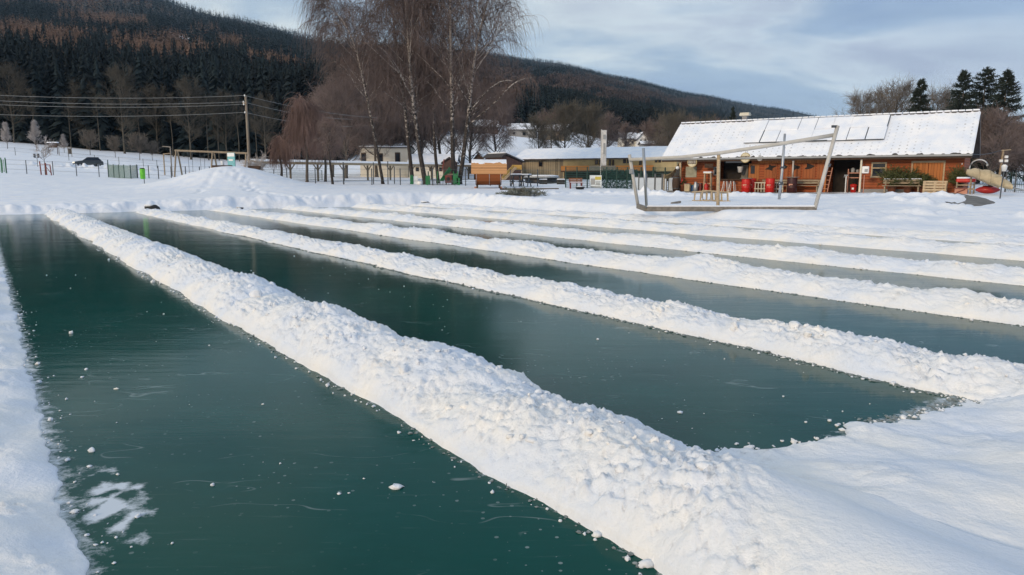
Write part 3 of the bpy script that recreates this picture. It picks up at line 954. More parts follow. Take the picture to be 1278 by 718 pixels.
def tubes(P, r0, r1, sides=3):
    """P (k,n,3) polylines with the same number of points -> tube vertices and quads"""
    k, n, _ = P.shape
    T = np.gradient(P, axis=1); T = nrm(T)
    a = np.where(np.abs(T[..., 2:3]) > .9, np.array([1., 0, 0]), np.array([0, 0, 1.]))
    Uv = nrm(np.cross(T, a)); Wv = np.cross(T, Uv)
    rr = (np.asarray(r0)[:, None] + (np.asarray(r1) - np.asarray(r0))[:, None] * np.linspace(0, 1, n)[None])
    ang = np.arange(sides) * 2 * np.pi / sides
    V = P[:, :, None, :] + rr[:, :, None, None] * (np.cos(ang)[:, None] * Uv[:, :, None, :] + np.sin(ang)[:, None] * Wv[:, :, None, :])
    base = (np.arange(k) * n * sides)[:, None, None]
    seg = (np.arange(n - 1) * sides)[None, :, None]
    i = np.arange(sides)[None, None, :]; j = (np.arange(sides) + 1) % sides
    j = j[None, None, :]
    F = np.stack([base + seg + i, base + seg + sides + i, base + seg + sides + j, base + seg + j], -1).reshape(-1, 4)
    return V.reshape(-1, 3), F


class Wood:
    def __init__(s):
        s.v = []; s.f = []; s.n = 0

    def add(s, P, r0, r1, sides):
        k = len(P)
        V, F = tubes(P, np.broadcast_to(r0, (k,)), np.broadcast_to(r1, (k,)), sides)
        s.v.append(V); s.f.append(F + s.n); s.n += len(V)

    def build(s, name, m, parent):
        return np_mesh(name, np.concatenate(s.v), np.concatenate(s.f), m, parent)


def grow(base, dirs, length, n, trop, noise, rg):
    """integrate polylines; trop = vertical pull per step at start and end of the branch"""
    k = len(base)
    P = np.zeros((k, n, 3)); P[:, 0] = base
    d = nrm(dirs)
    for i in range(1, n):
        t = (i - 1) / max(1, n - 2)
        d = d + np.array([0, 0, 1.]) * (trop[0] + (trop[1] - trop[0]) * t) + rg.normal(0, noise, (k, 3))
        d = nrm(d)
        P[:, i] = P[:, i - 1] + d * (length / (n - 1))[:, None]
    return P


def kids(P, per, t0, t1, ang, rg, bias=0.0):
    """children positions and directions along the polylines"""
    k, n, _ = P.shape
    t = (t0 + (t1 - t0) * ((np.arange(per)[None] + rg.random((k, per))) / per))
    f = t * (n - 1); i = np.clip(f.astype(int), 0, n - 2); f = f - i
    idx = np.arange(k)[:, None]
    A = P[idx, i]; B = P[idx, i + 1]
    pos = A + (B - A) * f[..., None]
    d = nrm(B - A)
    q = nrm(rg.normal(0, 1, d.shape))
    q = nrm(q - d * np.sum(q * d, -1, keepdims=True))
    a = ang * (1 + rg.normal(0, .25, t.shape))
    nd = d * np.cos(a)[..., None] + q * np.sin(a)[..., None]
    nd[..., 2] += bias
    return pos.reshape(-1, 3), nrm(nd).reshape(-1, 3), t.reshape(-1)


def trunk_line(pts, n=16):
    pts = np.array(pts, float)
    d = np.r_[0, np.cumsum(np.linalg.norm(np.diff(pts, axis=0), axis=1))]
    s = np.linspace(0, d[-1], n)
    return np.stack([np.interp(s, d, pts[:, c]) for c in range(3)], 1)


def bare_tree(name, label, cat, trunk, r, limb, prim, sec, tw, mats, seed, droop=0.0, f0=.3, spread=1.0, tw_len=1.0, tw_r=.011, group=None, shape='round', up=.09, bark_top=True, wig=.10):
    """trunk polyline (root-local). prim primary limbs, sec side branches each, tw twigs each"""
    rg = np.random.default_rng(seed)
    root = thing(name, label, cat, group=group)
    tl = trunk_line(trunk)
    w = Wood()
    w.add(tl[None], r, r * .22, 8)
    # flared foot
    w.add(np.array([[tl[0] - [0, 0, .3], tl[0] + (tl[1] - tl[0]) * .35]]), r * 1.5, r * .95, 8)
    ht = np.linalg.norm(tl[-1] - tl[0])
    b0, d0, t0 = kids(tl[None], prim, f0, .985, 1.0 if droop < .5 else .75, rg)
    if shape == 'round':
        L0 = limb * (0.45 + .75 * np.sin(np.pi * np.clip((t0 - f0) / (1 - f0) * .8 + .18, 0, 1)))
    elif shape == 'cone':
        L0 = limb * (1.12 - .95 * (t0 - f0) / (1 - f0))
    else:
        L0 = limb * (.65 + .35 * rg.random(len(t0)))
    L0 = L0 * (0.75 + .5 * rg.random(len(t0)))
    d0[:, 2] = np.abs(d0[:, 2]) * .6 + .25
    P0 = grow(b0, d0, L0 * spread, 9, (up, up - droop * .20), wig, rg)
    w.add(P0, r * (.30 if droop < .5 else .21) * (1.15 - t0 * .7), .013, 5)
    w.build('trunk', mats[0], root)
    c = Wood()
    b1, d1, t1 = kids(P0, sec, .18, 1.0, .75, rg, .1)
    L1 = np.repeat(L0, sec) * (.62 - .30 * t1) * (.7 + .6 * rg.random(len(t1)))
    P1 = grow(b1, d1, L1, 7, (.06, .05 - droop * .42), wig * 1.2, rg)
    c.add(P1, .022, .011, 3)
    b2, d2, t2 = kids(P1, tw, .15, 1.0, .7, rg, .05 - .25 * droop)
    if droop > .3:
        L2 = tw_len * (.35 + 1.0 * rg.random(len(t2)) ** 1.3)
        P2 = grow(b2, d2, L2, 6, (-.15 - droop * .35, -.75 * droop - .1), .09, rg)
    else:
        L2 = tw_len * (.5 + .9 * rg.random(len(t2)))
        P2 = grow(b2, d2, L2, 4, (.10, .02), .20, rg)
    g0 = -tl[0][2]
    P2[..., 2] = np.maximum(P2[..., 2], .5)
    c.add(P2, tw_r, tw_r * .55, 3)
    c.build('crown', mats[1], root)
    return root


def scatter(root, spots, labels):
    """first spot takes the tree itself, the others copies; spots: (point, scale, turn)"""
    for k, ((p, s, a), lab) in enumerate(zip(spots, labels)):
        o = root if k == 0 else copy_tree(root)
        o.location = p; o.scale = (s, s, s); o.rotation_euler = (0, 0, a)
        o['label'] = lab


# ---- birches in front: trunks follow the photograph, each placed at its own depth
def photo_trunk(pix, Y, dy):
    base = gp(pix[0][0], Y)
    out = []
    for k, (px, py) in enumerate(pix):
        yy = Y + dy * k / (len(pix) - 1)
        p = at(px, py, yy)
        if k == 0: p = Vector((base.x, base.y, base.z))
        out.append(p - base)
    return base, [tuple(p) for p in out]


BIRCH = [
    ('slim birch leaning left with its drooping top against the sky', [(478, 231), (471, 190), (458, 122), (449, 80), (440, 48), (428, 26), (416, 12), (404, 8)], 71, .15, 3.4, dict(prim=34, sec=8, tw=13, f0=.40, tw_len=2.6), 11, .8),
    ('birch with dark foot right of the slim leaning birch', [(515, 230), (511, 190), (506, 140), (500, 90), (492, 40), (488, -20), (486, -50)], 73, .20, 4.2, dict(prim=42, sec=9, tw=10, f0=.26, tw_len=3.0), 12, .9),
    ('thick birch with forked top in the middle of the birch group', [(531, 230), (524, 190), (517, 140), (512, 90), (509, 45), (507, -10), (506, -60)], 71, .235, 4.8, dict(prim=46, sec=9, tw=10, f0=.28, tw_len=3.0), 13, .9),
    ('dark thin trunked birch between the two thickest birch trunks', [(547, 229), (543, 190), (541, 140), (539, 90), (536, 40), (533, -10), (531, -40)], 75, .17, 4.0, dict(prim=36, sec=9, tw=12, f0=.32, tw_len=2.4), 14, .9),
    ('straight upright birch beside the green playground panels', [(567, 230), (565, 190), (564, 140), (563, 80), (562, 20), (562, -30), (561, -70)], 70.5, .22, 4.6, dict(prim=42, sec=9, tw=10, f0=.28, tw_len=2.8), 15, .85),
    ('birch leaning right with wide arching limbs beside the straight one', [(573, 230), (579, 190), (585, 140), (590, 90), (597, 45), (607, 8), (618, -35)], 71, .225, 5.2, dict(prim=40, sec=9, tw=10, f0=.30, tw_len=2.6), 16, .8)]
for lab, pix, Y, r, limb, kw, seed, dr in BIRCH:
    base, tr = photo_trunk(pix, Y, 1.2)
    o = bare_tree('birch_tree', lab, 'tree', tr, r, limb, kw['prim'], kw['sec'], kw['tw'], (M['birch'], M['twig_birch']), seed, dr, kw['f0'], 1.0, kw['tw_len'], .010, 'tall birches behind the pond')
    o.location = base
# one long pale limb arching out to the right of the last birch
last = [o for o in COL.objects if o.get('label', '').startswith('birch leaning right')][0]
wd = Wood()
pl = [at(583, 158, 71.4), at(604, 140, 71.2), at(622, 124, 71), at(636, 108, 70.8), at(650, 99, 70.6), at(664, 97, 70.4)]
pl = trunk_line([tuple(p - last.location) for p in pl], 12)
wd.add(pl[None], .10, .03, 6)
pl2 = trunk_line([tuple(at(a, b_, 71) - last.location) for a, b_ in ((585, 142), (600, 122), (614, 108), (628, 100), (640, 101))], 10)
wd.add(pl2[None], .08, .02, 6)
wd.build('arching_limb', M['birch'], last)
rg = np.random.default_rng(5)
wd = Wood()
b_, d_, t_ = kids(np.stack([pl[2:12]]), 26, .2, 1, .9, rg)
Pq = grow(b_, d_, 1.0 + rg.random(len(b_)), 7, (0, -.4), .12, rg)
wd.add(Pq, .02, .01, 3)
b_, d_, t_ = kids(Pq, 9, .1, 1, .7, rg, -.3)
Pr = grow(b_, d_, .5 + 1.3 * rg.random(len(b_)), 6, (-.3, -.7), .09, rg)
wd.add(Pr, .010, .006, 3)
wd.build('limb_twigs', M['twig_birch'], last)

# small young birch at the pergola
base, tr = photo_trunk([(415, 229), (412, 205), (410, 185), (412, 160)], 70, .3)
o = bare_tree('birch_tree', 'short young birch with white foot in front of the long wooden canopy', 'tree', tr, .13, 1.6, 18, 6, 8, (M['birch'], M['twig_brown']), 21, .6, .4, 1, .9, .010, 'tall birches behind the pond')
o.location = base

# weeping trees with red-brown curtains
WEEP = [('tall weeping tree with red brown curtains of twigs beside the utility pole', 383, 79, 8.1, 1.35, 31, 24),
        ('small dome shaped weeping tree left of the tall weeping tree', 351, 80, 4.3, .8, 32, 14),
        ('weeping tree with red brown twigs right of the tall weeping tree', 406, 84, 6.6, 1.5, 33, 20)]
for lab, px, Y, h, limb, seed, pr in WEEP:
    tr = [(0, 0, 0), (.1, 0, h * .3), (-.1, .1, h * .65), (.15, 0, h * .93)]
    o = bare_tree('weeping_tree', lab, 'tree', tr, .17, limb, pr, 9, 16, (M['bark'], M['twig_red']), seed, 1.15, .62, 1, h * .36, .012, 'weeping trees beside the pole', shape='even', up=.10)
    o.location = gp(px, Y)

# ---- brown bare trees behind the birches
tr = [(0, 0, 0), (.2, 0, 3), (-.2, .1, 7), (.1, 0, 11.5)]
proto = bare_tree('bare_tree', 'x', 'tree', tr, .26, 5.2, 36, 11, 13, (M['bark'], M['twig_brown']), 41, .25, .14, 1, 1.0, .016, 'brown bare trees behind the birches')
proto2 = bare_tree('bare_tree', 'x', 'tree', [(0, 0, 0), (-.2, 0, 3), (.3, .1, 8), (.1, 0, 12.5)], .26, 4.6, 36, 11, 13, (M['bark'], M['twig_brown']), 42, .45, .16, 1, 1.3, .016, 'brown bare trees behind the birches')
spotsA = [(432, 108, 1.0), (470, 118, 1.12), (508, 120, 1.16), (548, 122, 1.15), (588, 126, 1.05)]
labsA = ['brown bare tree behind the slim leaning birch, leftmost of its row', 'broad brown bare tree behind the cream house, left half', 'broad brown bare tree rising behind the right end of the cream house',
         'brown bare tree rising behind the straight upright birch', 'brown bare tree rightmost of the row behind the birches']
scatter(proto, [(gp(p, Y), s, p * .7) for p, Y, s in spotsA], labsA)
spotsB = [(415, 116, .95), (452, 128, 1.15), (490, 132, 1.2), (528, 134, 1.2), (566, 136, 1.2), (618, 132, .92)]
labsB = ['brown drooping bare tree behind the young birch and canopy', 'second row brown tree seen just right of the slim leaning birch', 'second row brown tree between the slim and the thick birch',
         'second row brown tree between the thick and the straight birch', 'second row brown tree behind the straight upright birch', 'low brown tree in front of the farm roofs, right of the birches']
scatter(proto2, [(gp(p, Y), s, p * .37) for p, Y, s in spotsB], labsB)

# ---- bare trees of the valley floor, centre and right
tr = [(0, 0, 0), (.15, 0, 2.2), (-.1, .1, 5), (.1, 0, 8)]
pA = bare_tree('bare_tree', 'x', 'tree', tr, .2, 4.0, 34, 10, 12, (M['bark'], M['twig_olive']), 51, .05, .10, 1, .9, .017, 'bare trees behind the yellow house')
sA = [(672, 150, .82), (704, 158, 1.08), (733, 160, 1.12), (838, 150, 1.12), (872, 160, 1.1), (905, 165, 1.05)]
lA = ['bare tree in front of a brown barn roof, above the yellow house', 'large olive brown bare tree above the left part of the yellow house', 'large olive brown bare tree just left of the white banner',
      'round bare tree rising left of the chalet roof edge', 'bare tree above the left end of the chalet ridge', 'bare tree just left of the chalet chimney']
scatter(pA, [(gp(p, Y), s, p * .9) for p, Y, s in sA], lA)
pB = bare_tree('bare_tree', 'x', 'tree', [(0, 0, 0), (-.15, 0, 2.2), (.2, .1, 5), (0, 0, 7.6)], .18, 3.6, 34, 10, 12, (M['bark'], M['twig_brown']), 52, .1, .14, 1, .9, .017, 'bare trees behind the yellow house')
sB = [(688, 172, .95), (757, 175, 1.0), (818, 178, 1.0), (855, 182, 1.12), (888, 186, 1.1), (938, 180, 1.12), (780, 186, .8)]
lB = ['slender brown tree between the two long farm roofs', 'brown bare tree right behind the white banner', 'brown bare tree just right of the white hillside house', 'brown bare tree second left of the chalet ridge end',
      'brown bare tree behind the left part of the chalet ridge', 'brown bare tree just right of the chalet chimney', 'low brown tree behind the white hillside house']
scatter(pB, [(gp(p, Y), s, p * .53) for p, Y, s in sB], lB)

pC = bare_tree('bare_tree', 'x', 'tree', [(0, 0, 0), (.1, 0, 3), (.2, .1, 6), (0, 0, 9.6)], .18, 3.3, 30, 9, 10, (M['bark'], M['twig_grey']), 53, .05, .25, 1, .8, .012, 'grey bare trees behind the chalet')
sC = [(1068, 92, .98), (1090, 95, 1.05), (1112, 92, 1.08), (1163, 96, 1.05), (1180, 100, 1.0)]
lC = ['thin grey bare tree above the chalet ridge, first left of the lone spruce group', 'thin grey bare tree above the ridge, second left of the lone spruce', 'thin grey bare tree touching the left side of the lone spruce',
      'thin grey bare tree touching the right side of the lone spruce', 'thin grey bare tree midway between the lone spruce and the three spruces']
scatter(pC, [(gp(p, Y), s, p * 1.1) for p, Y, s in sC], lC)

pD = bare_tree('bare_tree', 'x', 'tree', [(0, 0, 0), (.1, 0, 2), (-.2, .1, 4), (0, 0, 6.6)], .16, 2.9, 40, 10, 13, (M['bark'], M['twig_brown']), 54, .15, .10, 1, .8, .013, 'brown bare trees right of the chalet')
sD = [(1236, 62, .76), (1262, 68, .68), (1288, 66, .7), (1222, 76, .78), (1252, 84, .8), (1278, 92, .85)]
lD = ['reddish brown bushy tree directly right of the chalet roof corner', 'brown bushy tree above the white signs on the lamp pole', 'brown bushy tree cut by the right picture edge',
      'brown tree half hidden behind the chalet roof corner', 'brown tree behind the reddish bushy one, under the rightmost spruce', 'farther brown tree at the right picture edge']
scatter(pD, [(gp(p, Y), s, p * .8) for p, Y, s in sD], lD)

# ---- bare trees along the dark forest edge on the left
pE = bare_tree('forest_edge_tree', 'x', 'tree', [(0, 0, 0), (.2, 0, 5), (-.2, .1, 11), (.3, 0, 17.5)], .24, 5.2, 34, 9, 11, (M['twig_edge'], M['twig_edge']), 61, .0, .22, 1, 1.2, .018, 'bare trees along the dark forest edge')
sE = [(158, 178, 1.0), (240, 176, .92), (333, 178, .78), (285, 186, .82), (22, 188, .95), (112, 192, .85), (200, 192, .85)]
lE = ['tall olive bare tree at the forest edge above the green mesh fence', 'tall bare tree with russet leaves at the forest edge above the wooden swing', 'bare tree at the forest edge just right of the utility pole',
      'bare tree at the forest edge above the teal board', 'faint bare tree at the forest edge at the far left', 'slim bare tree at the forest edge above the dark car', 'slim bare tree at the forest edge above the angled lamp posts']
scatter(pE, [(gp(p, Y), s, p * .61) for p, Y, s in sE], lE)
pF = bare_tree('forest_edge_tree', 'x', 'tree', [(0, 0, 0), (.1, 0, 5), (-.1, .1, 10), (.1, 0, 16)], .15, 2.0, 16, 6, 6, (M['twig_edge'], M['twig_edge']), 62, .0, .5, 1, 1.0, .014, 'bare trees along the dark forest edge')
sF = [(48, 186, .8), (92, 184, .75), (128, 186, .9), (178, 184, .85), (218, 182, .9), (262, 180, 1), (275, 183, .9), (300, 182, .95), (322, 184, .85)]
lF = [f'thin pale trunk at the dark forest edge, {o} from the left of the thin trunks' for o in ('first', 'second', 'third', 'fourth', 'fifth', 'sixth', 'seventh', 'eighth', 'ninth')]
scatter(pF, [(gp(p, Y), s, p * .61) for p, Y, s in sF], lF)

# ---- frosted young trees on the snowy slope at the left
pG = bare_tree('young_tree', 'x', 'tree', [(0, 0, 0), (.05, 0, 1.2), (-.05, 0, 3), (0, 0, 5.4)], .07, 1.5, 40, 8, 8, (M['bark'], M['twig_frost']), 71, .0, .18, 1, .45, .016, 'frosted young trees on the snow slope', shape='cone', up=.16)
pH = bare_tree('young_tree', 'x', 'tree', [(0, 0, 0), (.05, 0, 1.0), (-.05, 0, 2.2), (0, 0, 3.4)], .06, 1.7, 30, 7, 8, (M['bark'], M['twig_grey']), 72, .0, .26, 1, .45, .015, 'frosted young trees on the snow slope', shape='round', up=.08)
sG = [(13, 145, .86), (49, 146, 1.0), (83, 148, .62)]
lG = ['grey young tree with guard posts at the left picture edge', 'tallest frosted young tree, above the twin buckets', 'small conical young tree right of the snow topped board']
scatter(pG, [(gp(p, Y), s, p) for p, Y, s in sG], lG)
sH = [(115, 148, 1.05), (146, 146, .9), (176, 143, 1.1), (192, 146, .8)]
lH = ['round frosted young tree above the dark car', 'round young tree above the green mesh fence', 'widest round young tree above the lime green bin', 'faint round young tree just left of the angled lamp posts']
scatter(pH, [(gp(p, Y), s, p) for p, Y, s in sH], lH)

# sapling with wide bare branches, tied to stakes (stakes are built with the fences)
o = bare_tree('young_tree', 'leafless sapling with wide snowy branches tied to red brown stakes', 'tree', [(0, 0, 0), (.02, 0, 1.0), (0, 0, 2.2), (.03, 0, 3.0)], .05, 1.25, 12, 5, 5, (M['bark'], M['twig_frost']), 73, .0, .5, 1, .35, .012, shape='even', up=.03)
o.location = gp(57, 83.7)
o = bare_tree('shrub', 'snowy many stemmed shrub at the foot of the utility pole', 'shrub', [(0, 0, 0), (.02, 0, .4), (0, 0, 1.0), (.03, 0, 1.5)], .05, 1.5, 30, 6, 6, (M['bark'], M['twig_frost']), 74, .0, .1, 1, .4, .014, shape='even', up=.05)
o.location = gp(319, 77)


# ---- spruces standing alone
def spruce(label, px, Y, h, rad, seed, group='dark spruces above the chalet', open_=0.0, name='spruce_tree'):
    rg = np.random.default_rng(seed)
    root = thing(name, label, 'tree', gp(px, Y), 0, group)
    w = Wood(); w.add(np.array([[[0, 0, -.3], [0, 0, h * .5], [0, 0, h]]]), h * .016, .02, 7); w.build('trunk', M['bark'], root)
    nb = 210
    t = (np.arange(nb) + rg.random(nb)) / nb
    zb = h * (.10 + .89 * t)
    az = rg.random(nb) * 2 * np.pi
    L0 = rad * (1 - t) ** .8 * (.72 + .45 * rg.random(nb)) + .12
    if open_: L0 = rad * np.sin(np.pi * np.clip(.12 + .86 * t, 0, 1)) ** .6 * (.6 + .5 * rg.random(nb))
    d = np.stack([np.cos(az), np.sin(az), .12 + .5 * t], 1)
    P = grow(np.stack([0 * zb, 0 * zb, zb], 1), d, L0, 6, (-.22, .16), .05, rg)
    w = Wood(); w.add(P, .03, .012, 3)
    # needle sprays: narrow blades hanging from each branch
    per = 46
    b_, nd, tt = kids(P, per, .12, 1.0, .85, rg, -.25)
    Ls = (.14 + .40 * rg.random(len(b_))) * (.5 + .5 * np.repeat(L0, per) / rad) * (rad / 2.2) ** .5
    P2 = grow(b_, nd, Ls, 3, (-.12, -.25), .15, rg)
    w.add(P2, .030, .010, 3)
    w.build('crown', M['needle'], root)
    return root


spruce('lone dark spruce above the chalet roof, left of the group of three', 1141, 78, 10.6, 2.7, 81)
spruce('left spruce of the three dark conifers at the upper right', 1193, 72, 10.7, 3.0, 82)
spruce('middle rounder conifer of the three at the upper right', 1219, 74, 11.1, 2.2, 83, open_=1.0, name='pine_tree')
spruce('right spruce of the three dark conifers at the upper right', 1245, 70, 10.4, 3.1, 84)
spruce('small dark spruce behind the chalet chimney', 911, 120, 11.2, 1.5, 85)

# ---- the forest on the hill: one mass
def frond_tree(rg, nf, slim, kind):
    """triangles drooping outward from the stem, unit height"""
    t = np.sort(rg.random(nf)) ** .85
    zb = .06 + .92 * t
    az = rg.random(nf) * 2 * np.pi
    if kind == 'spruce':
        Rr = slim * (1 - t) ** .8 * (.65 + .6 * rg.random(nf)) + .008
        drop = .05 + .05 * rg.random(nf) - .05 * t
        wd_ = .30
    else:
        Rr = slim * (np.sin(np.pi * np.clip(.10 + t * .88, 0, 1)) ** .7) * (.5 + .6 * rg.random(nf))
        drop = -.06 - .06 * rg.random(nf)
        wd_ = .20
    c, s = np.cos(az), np.sin(az)
    tip = np.stack([c * Rr, s * Rr, zb - drop], 1)
    wv = np.stack([-s, c, 0 * c], 1) * (Rr * wd_)[:, None]
    root_ = np.stack([c * Rr * .1, s * Rr * .1, zb], 1)
    th = np.array([0, 0, .5]) * (Rr * .3)[:, None]
    V = np.stack([root_ + th, root_ * 1 + (tip - root_) * .55 + wv, tip, root_ + (tip - root_) * .55 - wv], 1)
    F = np.arange(nf)[:, None] * 4 + np.array([[0, 1, 2, 3]])
    return V.reshape(-1, 3), F


def forest():
    rg = np.random.default_rng(99)
    k = .0092
    pts = []
    Y = 186.0
    while Y < 3600:
        s = max(4.4, Y * k)
        a = np.arange(-.86, .52, s / Y)
        pts.append(np.stack([a + rg.uniform(-.5, .5, len(a)) * s / Y, np.full(len(a), Y) + rg.uniform(-.5, .5, len(a)) * s], 1))
        Y += s
    Y = 340.0                       # the right-hand slope is clothed in smaller, closer trees
    while Y < 3600:
        s = max(4.4, Y * .0066)
        a = np.arange(-.14, .44, s / Y)
        pts.append(np.stack([a + rg.uniform(-.5, .5, len(a)) * s / Y, np.full(len(a), Y) + rg.uniform(-.5, .5, len(a)) * s], 1))
        Y += s
    pts = np.concatenate(pts)
    a, Y = pts[:, 0], pts[:, 1]
    x = a * Y; px = 639 + KX * a
    ok = clear_mask(px, Y) < .35
    ok &= ~((px > 1035) & (Y < 2500))
    # fields at the valley floor before the far ridge
    ok &= ~((px > 860) & (Y < 600))
    # nothing on the far side of the skyline
    zz = H(x, Y, False)
    x, Y, px, zz = x[ok], Y[ok], px[ok], zz[ok]
    el = (zz - CAMZ) / Y
    back = (H(x * 1.04, Y * 1.04, False) - CAMZ) / (Y * 1.04)
    keep = ~((back < el - .004) & (H(x * .9, Y * .9, False) / (.9 * Y) > el + .004))
    x, Y, px, zz = x[keep], Y[keep], px[keep], zz[keep]
    n = len(x)
    py = 222 - (zz + 13 - CAMZ) / Y * 933
    # kinds
    q = fbm(x / 70, Y / 90, 3) + .25 * fbm(x / 14, Y / 14, 2)
    big = fbm(x / 260 + 5, Y / 260, 3)
    kind = np.where(q > .05, 0, 1)                               # spruce / fir
    larch = np.zeros(n, bool)
    for cx, cy, wx, wy in ((35, 55, 50, 13), (85, 68, 45, 11), (205, 73, 68, 14), (250, 76, 28, 11), (345, 86, 32, 7), (130, 28, 40, 6), (170, 38, 32, 6), (20, 10, 20, 7), (297, 70, 20, 9), (390, 92, 34, 6),
                           (110, 6, 40, 6), (238, 50, 16, 7)):
        larch |= ((px - cx) / wx) ** 2 + ((py - cy) / wy / 1.35) ** 2 < 1 + .5 * q
    larch |= (px < 560) & (big > .62) & (Y > 420)
    bare = np.zeros(n, bool)
    for cx, cy, wx, wy in ((716, 105, 52, 11), (775, 117, 48, 8), (622, 104, 45, 20), (858, 126, 30, 5), (560, 105, 55, 35), (470, 110, 50, 35)):
        bare |= ((px - cx) / wx) ** 2 + ((py - cy) / wy / 1.15) ** 2 < 1 + 1.0 * q
    kind = np.where(larch & (rg.random(n) < .95), 2, kind)
    kind = np.where(bare & (rg.random(n) < .76), 3, kind)
    hgt = np.where(kind < 2, 21 + 8 * rg.random(n), np.where(kind == 2, 19 + 6 * rg.random(n), 18 + 6 * rg.random(n)))
    hgt *= np.where(Y < 330, .95, 1.0)
    hgt = np.where(rg.random(n) < .2, hgt * rg.uniform(.45, .8, n), hgt)
    hgt *= 1 - .28 * sstep(900, 1700, Y)
    hgt *= np.interp(px, [470, 640, 1000, 1040], [1, .60, .60, .8])
    rot = rg.random(n) * 6.28
    VV, FF, MM = [], [], []
    cnt = 0
    for lod, (ya, yb, nf) in enumerate(((0, 300, 280), (300, 560, 120), (560, 1100, 44), (1100, 9000, 18))):
        for kd in range(4):
            for var in range(3):
                sel = np.where((Y >= ya) & (Y < yb) & (kind == kd) & (np.arange(n) % 3 == var))[0]
                if not len(sel): continue
                slim = (.17, .15, .17, .26)[kd] * (1 + .24 * lod)
                V, F = frond_tree(np.random.default_rng(lod * 20 + kd * 5 + var), nf * (2 if kd == 3 else 1), slim, 'spruce' if kd < 3 else 'bare')
                c, s_ = np.cos(rot[sel])[:, None], np.sin(rot[sel])[:, None]
                h_ = hgt[sel][:, None]
                X = (V[:, 0] * c - V[:, 1] * s_) * h_ + x[sel][:, None]
                Y_ = (V[:, 0] * s_ + V[:, 1] * c) * h_ + Y[sel][:, None]
                Z_ = V[:, 2] * h_ + zz[sel][:, None]
                VV.append(np.stack([X, Y_, Z_], -1).reshape(-1, 3))
                FF.append((F[None] + (cnt + np.arange(len(sel)) * len(V))[:, None, None]).reshape(-1, 4))
                MM.append(np.full(len(sel) * len(F), kd))
                cnt += len(sel) * len(V)
    o = np_mesh('hill_forest', np.concatenate(VV), np.concatenate(FF), [M['f_dark'], M['f_mid'], M['f_larch'], M['f_bare']], None, np.concatenate(MM), smooth=False)
    tag(o, 'dark conifer and larch forest covering the hillside', 'forest', kind='stuff')
    print('forest trees', n, 'faces', sum(len(f) for f in FF))


forest()
# ------------------------------------------------------------------ buildings
class Facade:
    """a building's own frame: x along the front, y into the building, z up from its floor"""
    def __init__(s, name, label, cat, a, b, zf):
        a = Vector((a[0], a[1], zf)); b = Vector((b[0], b[1], zf))
        s.L = (b - a).length
        s.ang = math.atan2(b.y - a.y, b.x - a.x)
        s.c, s.s = math.cos(s.ang), math.sin(s.ang)
        s.o = a; s.zf = zf
        s.root = thing(name, label, cat, a, s.ang)

    def along(s, px, b):
        k = (px - 639) / KX
        # (ox + a c - b s) = k (oy + a s + b c)
        return (k * (s.o.y + b * s.c) - s.o.x + b * s.s) / (s.c - k * s.s)

    def world(s, a, b, z=0):
        return Vector((s.o.x + a * s.c - b * s.s, s.o.y + a * s.s + b * s.c, s.zf + z))

    def pt(s, px, py, b):
        a = s.along(px, b)
        Y = s.world(a, b).y
        return Vector((a, b, CAMZ + slope(py) * Y - s.zf))

    def rect(s, mb, px0, py0, px1, py1, b, depth):
        p, q = s.pt(px0, py0, b), s.pt(px1, py1, b)
        z0, z1 = sorted((p.z, q.z))
        return mb.box(((p.x + q.x) / 2, b + depth / 2, (z0 + z1) / 2), (abs(q.x - p.x), depth, z1 - z0))


